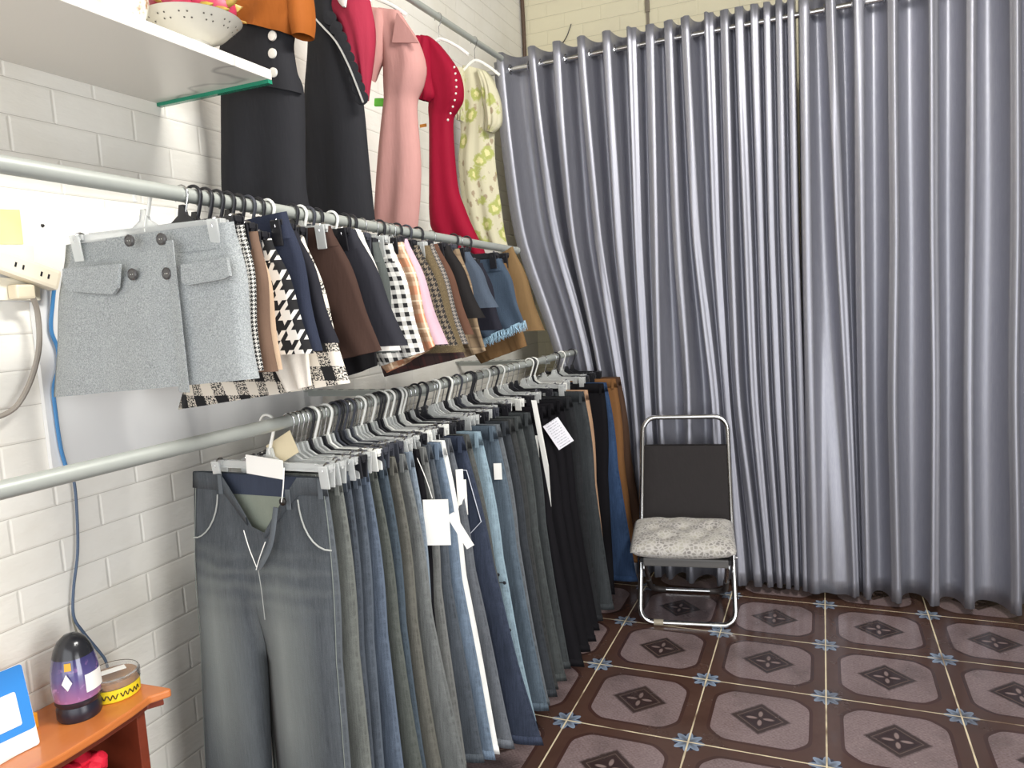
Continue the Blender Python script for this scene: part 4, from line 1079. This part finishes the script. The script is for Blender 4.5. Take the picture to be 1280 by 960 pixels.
MB().lathe([(0, 0), (.004, 0), (.003, .003), (0, .004)], wp(53, 282, .012)-bd.location, 10, (1, 0, 0)).build('screw_head', MAT['dark_metal'], bd, smooth=True)
st = wall_plate('paper_note', [(-10, 262), (19, 263), (24, 306), (-10, 306)], .0125, .0145, plain('yellow green paper', (214, 216, 150), .8, 0, .15, 20))
tag(st, 'yellow green paper note stuck on the white board above the power strip', 'note')
bx_ = wall_plate('junction_box', [(-30, 308), (30, 309), (31, 331), (-30, 330)], .0125, .03, plain('ivory plastic', (232, 226, 212), .45))
tag(bx_, 'ivory junction box on the white board under the paper note', 'junction box')
bb = wall_plate('socket_plate', [(-30, 346), (38, 352), (40, 376), (-30, 376)], .0125, .028, plain('cream plastic', (226, 220, 202), .45))
tag(bb, 'cream socket plate under the power strip with a grey plug', 'socket')
# power strip
a, b = wp(-40, 312, .045), wp(70, 352, .045); dr = (b-a); L_ = dr.length; dr.normalize()
ps = MB(); hx = Vector((1, 0, 0)); q = dr.cross(hx).normalized()
rot = Matrix((hx, dr, q)).transposed()
ps.box((0, 0, 0), (.032, L_, .045), rot, .008); strip = ps.build('power_strip', plain('cream plastic strip', (232, 222, 200), .4), smooth=False); strip.location = (a+b)/2
tag(strip, 'cream power strip hanging askew on the white board', 'power strip')
for k, u in enumerate((-.12, -.06, .0, .055, .10)):
    if abs(u) > L_/2-.02: continue
    m = MB()
    for dv in (-.008, .008): m.box(rot @ Vector((.0162, u*1.0+dv, 0)), (.001, .004, .010), rot)
    m.build('socket_holes', MAT['black_plastic'], strip)
pg = MB().box((0, 0, 0), (.03, .04, .03), None, .005).build('plug', plain('beige plug', (216, 204, 178), .45)); p = wp(27, 365, .043); pg.location = p
tag(pg, 'beige plug under the power strip where the grey cable starts', 'plug')
cab = MB().tube(smooth_path([wp(32, 362, .05), wp(40, 370, .05), wp(47, 392, .04), wp(49, 430, .04), wp(42, 465, .035), wp(28, 497, .035), wp(10, 516, .035), wp(-30, 530, .04)], 6), .0056, 8).build('power_cable', plain('grey cable', (150, 142, 132), .5), smooth=True)
tag(cab, 'thick grey cable looping down from the power strip', 'cable')
blue = plain('blue wire', (64, 128, 182), .45)
pth = [wp(69, 350, .03), wp(66, 378, .025), wp(64, 412, .02), wp(72, 436, .02), wp(73, 460, .02), wp(67, 485, .02), wp(70, 520, .018), wp(76, 560, .018), wp(82, 582, .018), wp(92, 600, .018), wp(96, 640, .016), wp(97, 690, .016), wp(92, 735, .016), wp(92, 770, .016), wp(104, 790, .018), wp(122, 812, .02), wp(132, 826, .03), wp(135, 842, .05)]
bw = MB().tube(smooth_path(pth[:9], 6), .0042, 7).build('blue_wire', blue, smooth=True)
tag(bw, 'blue wire running down the board beside the grey tweed skirt', 'wire')
gw = MB().tube(smooth_path(pth[8:], 6), .0032, 7).build('lower_length', plain('slate blue wire', (74, 92, 116), .5), bw, smooth=True)
gw2 = MB().tube(smooth_path([wp(91, 755, .014), wp(91, 775, .014), wp(100, 800, .014), wp(113, 826, .016), wp(122, 846, .02)], 6), .0022, 6).build('thin_cable', plain('grey thin cable', (128, 126, 112), .5), smooth=True)
tag(gw2, 'thin grey cable end beside the blue wire above the corner cabinet', 'cable')

# ------------------------------------------------------------------ cabinet and the things on it
Zc = .574; wd = wood('orange varnished wood', (190, 104, 50), (214, 130, 68)); wd2 = wood('red brown wood', (104, 44, 28), (136, 62, 40))
cb = empty('display_cabinet', (-.68, -2.62, 0)); tag(cb, 'low orange-brown wooden display cabinet against the brick wall', 'cabinet')
oc = Vector((-.68, -2.62, 0))
poly = [(XW+.002, -2.252), (-.640, -2.250), (-.566, -2.246), (-.559, -2.252), (-.580, -2.290), (-.572, -2.34), (-.566, -2.42), (-.566, -2.50), (-.575, -2.60), (-.585, -2.75), (-.585, -3.05), (XW+.002, -3.05)]
top = MB().prism([(x-oc.x, y-oc.y) for x, y in poly], Zc-.018, Zc).build('top_board', wd, cb, bev=.004)
ip = [(x-.012-oc.x if x > -.7 else x-oc.x, y-oc.y-.0) for x, y in poly]
MB().prism([(x, min(y, -2.262-oc.y)) for x, y in ip], Zc-.034, Zc-.0185).build('top_moulding', wd2, cb, bev=.003)
for yy_ in (-2.30, -3.0):
    MB().box((XW+.002+.088-oc.x, yy_-oc.y, (Zc-.034)/2), (.176, .022, Zc-.034), bev=.002).build('side_panel', wd2, cb)
MB().box((XW+.010-oc.x, -2.65-oc.y, (Zc-.034)/2+.01), (.012, .676, Zc-.06)).build('back_panel', wd2, cb)
for z in (.03, .30): MB().box((XW+.10-oc.x, -2.65-oc.y, z), (.165, .676, .016)).build('shelf_board', wd2, cb)
fl = MB(); rn = random.Random(2)
for k in range(9):
    a = 2*pi*k/9; fl.lathe([(0, -.02), (.018, -.01), (.022, .006), (.012, .02), (0, .022)], Vector((.026*math.cos(a), .026*math.sin(a), .03+.01*math.sin(a*3))), 10, (math.cos(a), math.sin(a), 1.2))
fl.lathe([(0, -.03), (.02, -.02), (.022, .01), (0, .03)], (0, 0, .045), 10)
flo_ = fl.build('cloth_flower', plain('bright red cloth', (214, 20, 52), .7), smooth=True); flo_.location = (-.63, -2.425, .448)
tag(flo_, 'bright red cloth flower on the stacked box inside the cabinet', 'flower')
bxx = MB().box((0, 0, 0), (.09, .14, .105), bev=.004).build('storage_box', plain('dark maroon card', (86, 30, 32), .6)); bxx.location = (-.68, -2.43, .308+.0525)
tag(bxx, 'dark maroon box inside the cabinet under the red flower', 'box')
# air freshener
fx = at(97, 903, 2, Zc); fp = Vector((-.668, fx.y+.025, Zc))
fr = empty('air_freshener', fp); tag(fr, 'purple egg-shaped air freshener with black cap on the cabinet', 'air freshener')
MB().lathe([(0, 0), (.040, 0), (.043, .006), (.043, .022), (.040, .032), (.044, .038), (.044, .046), (0, .046)], (0, 0, 0), 28).build('base', plain('dark navy plastic', (34, 34, 46), .3), fr, smooth=True)
n = NT('purple gel'); g = n.sep(n.coord('Generated')); c1 = n.mix(n.ramp(g[2], 0, .55), lin((158, 108, 152)), lin((86, 78, 128)))
c1 = n.mix(n.ramp(n.noise(n.coord(), 55, 2), .6, .75), c1, lin((176, 130, 182))); c1 = n.mix(n.ramp(g[2], .6, 1.0), c1, lin((56, 54, 96)))
n.set(Base_Color=c1, Roughness=.12, Coat_Weight=.6)
body = [(.044, .046), (.0465, .060), (.047, .085), (.0445, .110), (.039, .136)]
MB().lathe(body, (0, 0, 0), 28).build('gel_body', n.m, fr, smooth=True)
MB().lathe([(.0392, .135), (.035, .150), (.027, .166), (.015, .177), (0, .181)], (0, 0, 0), 28).build('cap', plain('black cap', (38, 38, 42), .2), fr, smooth=True)
def patch(r, z0, z1, a0, a1, name, mat, parent, r2=None):
    r2 = r2 or r
    v = []; f = []; k = 8
    for i in range(k+1):
        a = a0+(a1-a0)*i/k; v += [Vector((r*math.cos(a), r*math.sin(a), z0)), Vector((r2*math.cos(a), r2*math.sin(a), z1))]
        if i: f.append((2*i-2, 2*i, 2*i+1, 2*i-1))
    return mk(name, v, f, mat, parent)
toCam = math.atan2(CAM['loc'].y-fp.y, CAM['loc'].x-fp.x)
patch(.0478, .062, .100, toCam+.35, toCam+1.35, 'white_label', MAT['paper'], fr, .0468)
patch(.0432, .116, .132, toCam-.45, toCam-.15, 'gold_label', plain('gold label', (206, 160, 44), .4), fr, .0412)
lf = MB(); a = toCam-.35; c = Vector((.0480*math.cos(a), .0480*math.sin(a), .092)); sd = Vector((-math.sin(a), math.cos(a), 0))
v = [c+Vector((0, 0, .020)), c+sd*.010, c-Vector((0, 0, .016)), c-sd*.010]; lf.add([x+Vector((math.cos(a), math.sin(a), 0))*.0008 for x in v], [(0, 1, 2, 3)]); lf.build('leaf_label', MAT['paper'], fr)
lidm = NT('clear lid'); lidm.set(Base_Color=(1, 1, 1), Roughness=.06, Transmission_Weight=.95, IOR=1.2)
# round sweet box
bc = at(148, 872, 2, Zc); bp = Vector((-.672, bc.y+.012, Zc))
sb = empty('round_box', bp); tag(sb, 'round clear box with yellow label band on the cabinet behind the air freshener', 'box')
yl_ = plain('yellow label', (232, 206, 44), .35)
MB().lathe([(0, 0), (.050, 0), (.053, .003), (.053, .030), (0, .030)], (0, 0, 0), 32).build('label_band', yl_, sb, smooth=True)
MB().lathe([(.0535, .030), (.055, .032), (.055, .050), (.052, .054), (0, .0545), (0, .0535), (.0525, .050), (.0525, .030)], (0, 0, 0), 32).build('lid', lidm.m, sb, smooth=True)
MB().lathe([(0, .030), (.050, .030), (.050, .043), (0, .045)], (0, 0, 0), 24).build('contents', plain('brown sweets', (168, 120, 70), .6, 0, .3, 90), sb, smooth=True)
pp = MB().box((.005, -.002, .056), (.05, .022, .001), Matrix.Rotation(1.1, 3, 'Z')).build('paper_slip', MAT['paper'], sb)
sc2 = MB(); rn = random.Random(5)
tc = math.atan2(CAM['loc'].y-bp.y, CAM['loc'].x-bp.x)
for w_, (a0, z0) in enumerate(((-.75, .016), (-.30, .015), (.2, .016), (.65, .015))):
    pts = []
    for k in range(13):
        a = tc+a0+.42*k/12; z = z0+.005*math.sin(k*1.15+w_); pts.append(Vector((.0537*math.cos(a), .0537*math.sin(a), z)))
    sc2.tube(smooth_path(pts, 2), .0011, 5)
sc2.build('script_lettering', plain('black print', (40, 34, 24), .5), sb, smooth=True)
# blue payment stand
sp = at(50, 930, 2, Zc); cw, chh = .105, .165
stn = empty('payment_stand', Vector((-.645, sp.y, Zc)), 0); tag(stn, 'blue acrylic stand with a blank white square at the cabinet edge', 'stand')
tilt = Matrix.Rotation(-.22, 3, 'Y') @ Matrix.Identity(3)
def cardpt(u, v, d): # u along the wall away from the room end, v up
    return Matrix.Rotation(-.16, 3, 'Z') @ (tilt @ Vector((d, -u, v)))
def card(u0, u1, v0, v1, d0, d1, name, mat, r=.006):
    pts = []
    for cx, cy, a0 in ((u1-r, v0+r, -pi/2), (u1-r, v1-r, 0), (u0+r, v1-r, pi/2), (u0+r, v0+r, pi)):
        for k in range(5): a = a0+pi/2*k/4; pts.append((cx+r*math.cos(a), cy+r*math.sin(a)))
    n = len(pts); vs = [cardpt(u, v, d0) for u, v in pts]+[cardpt(u, v, d1) for u, v in pts]
    fs = [tuple(range(n)), tuple(reversed(range(n, 2*n)))]+[(i, (i+1) % n, (i+1) % n+n, i+n) for i in range(n)]
    ob = mk(name, vs, fs, mat, stn, smooth=False)
    bm = bmesh.new(); bm.from_mesh(ob.data); bmesh.ops.recalc_face_normals(bm, faces=bm.faces); bm.to_mesh(ob.data); bm.free()
card(0, cw, .001, chh, 0, .003, 'card', MAT['white_plastic'])
card(0.0005, cw-.0005, .036, chh-.0005, .003, .0036, 'blue_panel', plain('bright blue print', (52, 136, 214), .3))
card(.022, .086, .052, .118, .0036, .0042, 'white_square', MAT['paper'], .004)
MB().box(Vector((-.035, -cw/2, .003)), (.06, cw*.8, .005), None, .001).build('foot', MAT['white_plastic'], stn)
yb = MB().box((0, 0, 0), (.03, .035, .032), None, .002).build('small_box', plain('orange yellow card', (222, 150, 40), .5)); q = at(52, 912, 2, Zc); yb.location = (q.x-.03, q.y-.012, Zc+.016)
tag(yb, 'tiny orange yellow box behind the blue stand', 'box')

# ------------------------------------------------------------------ light
lamp = empty('ceiling_lamp', (1.45, -2.1, 3.19)); tag(lamp, 'white ceiling tube lamp above the shop floor', 'lamp')
MB().box((0, 0, .025), (.07, 1.25, .05), None, .008).build('housing', plain('lamp housing', (230, 230, 228), .5), lamp)
em = NT('lamp tube'); em.set(Base_Color=(1, 1, 1), Emission_Color=(1, .97, .92, 1)); em.b.inputs['Emission Strength'].default_value = 6
MB().tube([(0, -.6, -.02), (0, .6, -.02)], .016, 12).build('tube', em.m, lamp, smooth=True)
ld = bpy.data.lights.new('tube_light', 'AREA'); ld.shape = 'RECTANGLE'; ld.size = .25; ld.size_y = 1.2; ld.energy = 88; ld.color = (1, .975, .93)
lo = bpy.data.objects.new('tube_light', ld); COL.objects.link(lo); lo.location = (1.45, -2.1, 3.15); lo.rotation_euler = (0, math.radians(48), 0)
# daylight through the open shop front
dl = bpy.data.lights.new('shop_front_daylight', 'AREA'); dl.shape = 'RECTANGLE'; dl.size = 4.3; dl.size_y = 3.1; dl.energy = 112; dl.color = (.94, .97, 1)
do = bpy.data.objects.new('shop_front_daylight', dl); COL.objects.link(do); do.location = (1.42, YF+.1, 1.6); do.rotation_euler = (math.radians(90), 0, 0)
# daylight through the wide doorway in the right-hand wall
d2 = bpy.data.lights.new('doorway_daylight', 'AREA'); d2.shape = 'RECTANGLE'; d2.size = 1.9; d2.size_y = 1.7; d2.energy = 80; d2.color = (.97, .985, 1)
d2o = bpy.data.objects.new('doorway_daylight', d2); COL.objects.link(d2o); d2o.location = (XR-.03, -3.4, .95); d2o.rotation_euler = (0, math.radians(90), 0)
w = bpy.data.worlds.new('world'); S.world = w; w.use_nodes = True
w.node_tree.nodes['Background'].inputs[0].default_value = (.95, .97, 1, 1); w.node_tree.nodes['Background'].inputs[1].default_value = .7
S.view_settings.view_transform = 'Standard'; S.view_settings.look = 'None'; S.view_settings.exposure = 0; S.view_settings.gamma = 1
S.view_settings.use_curve_mapping = False
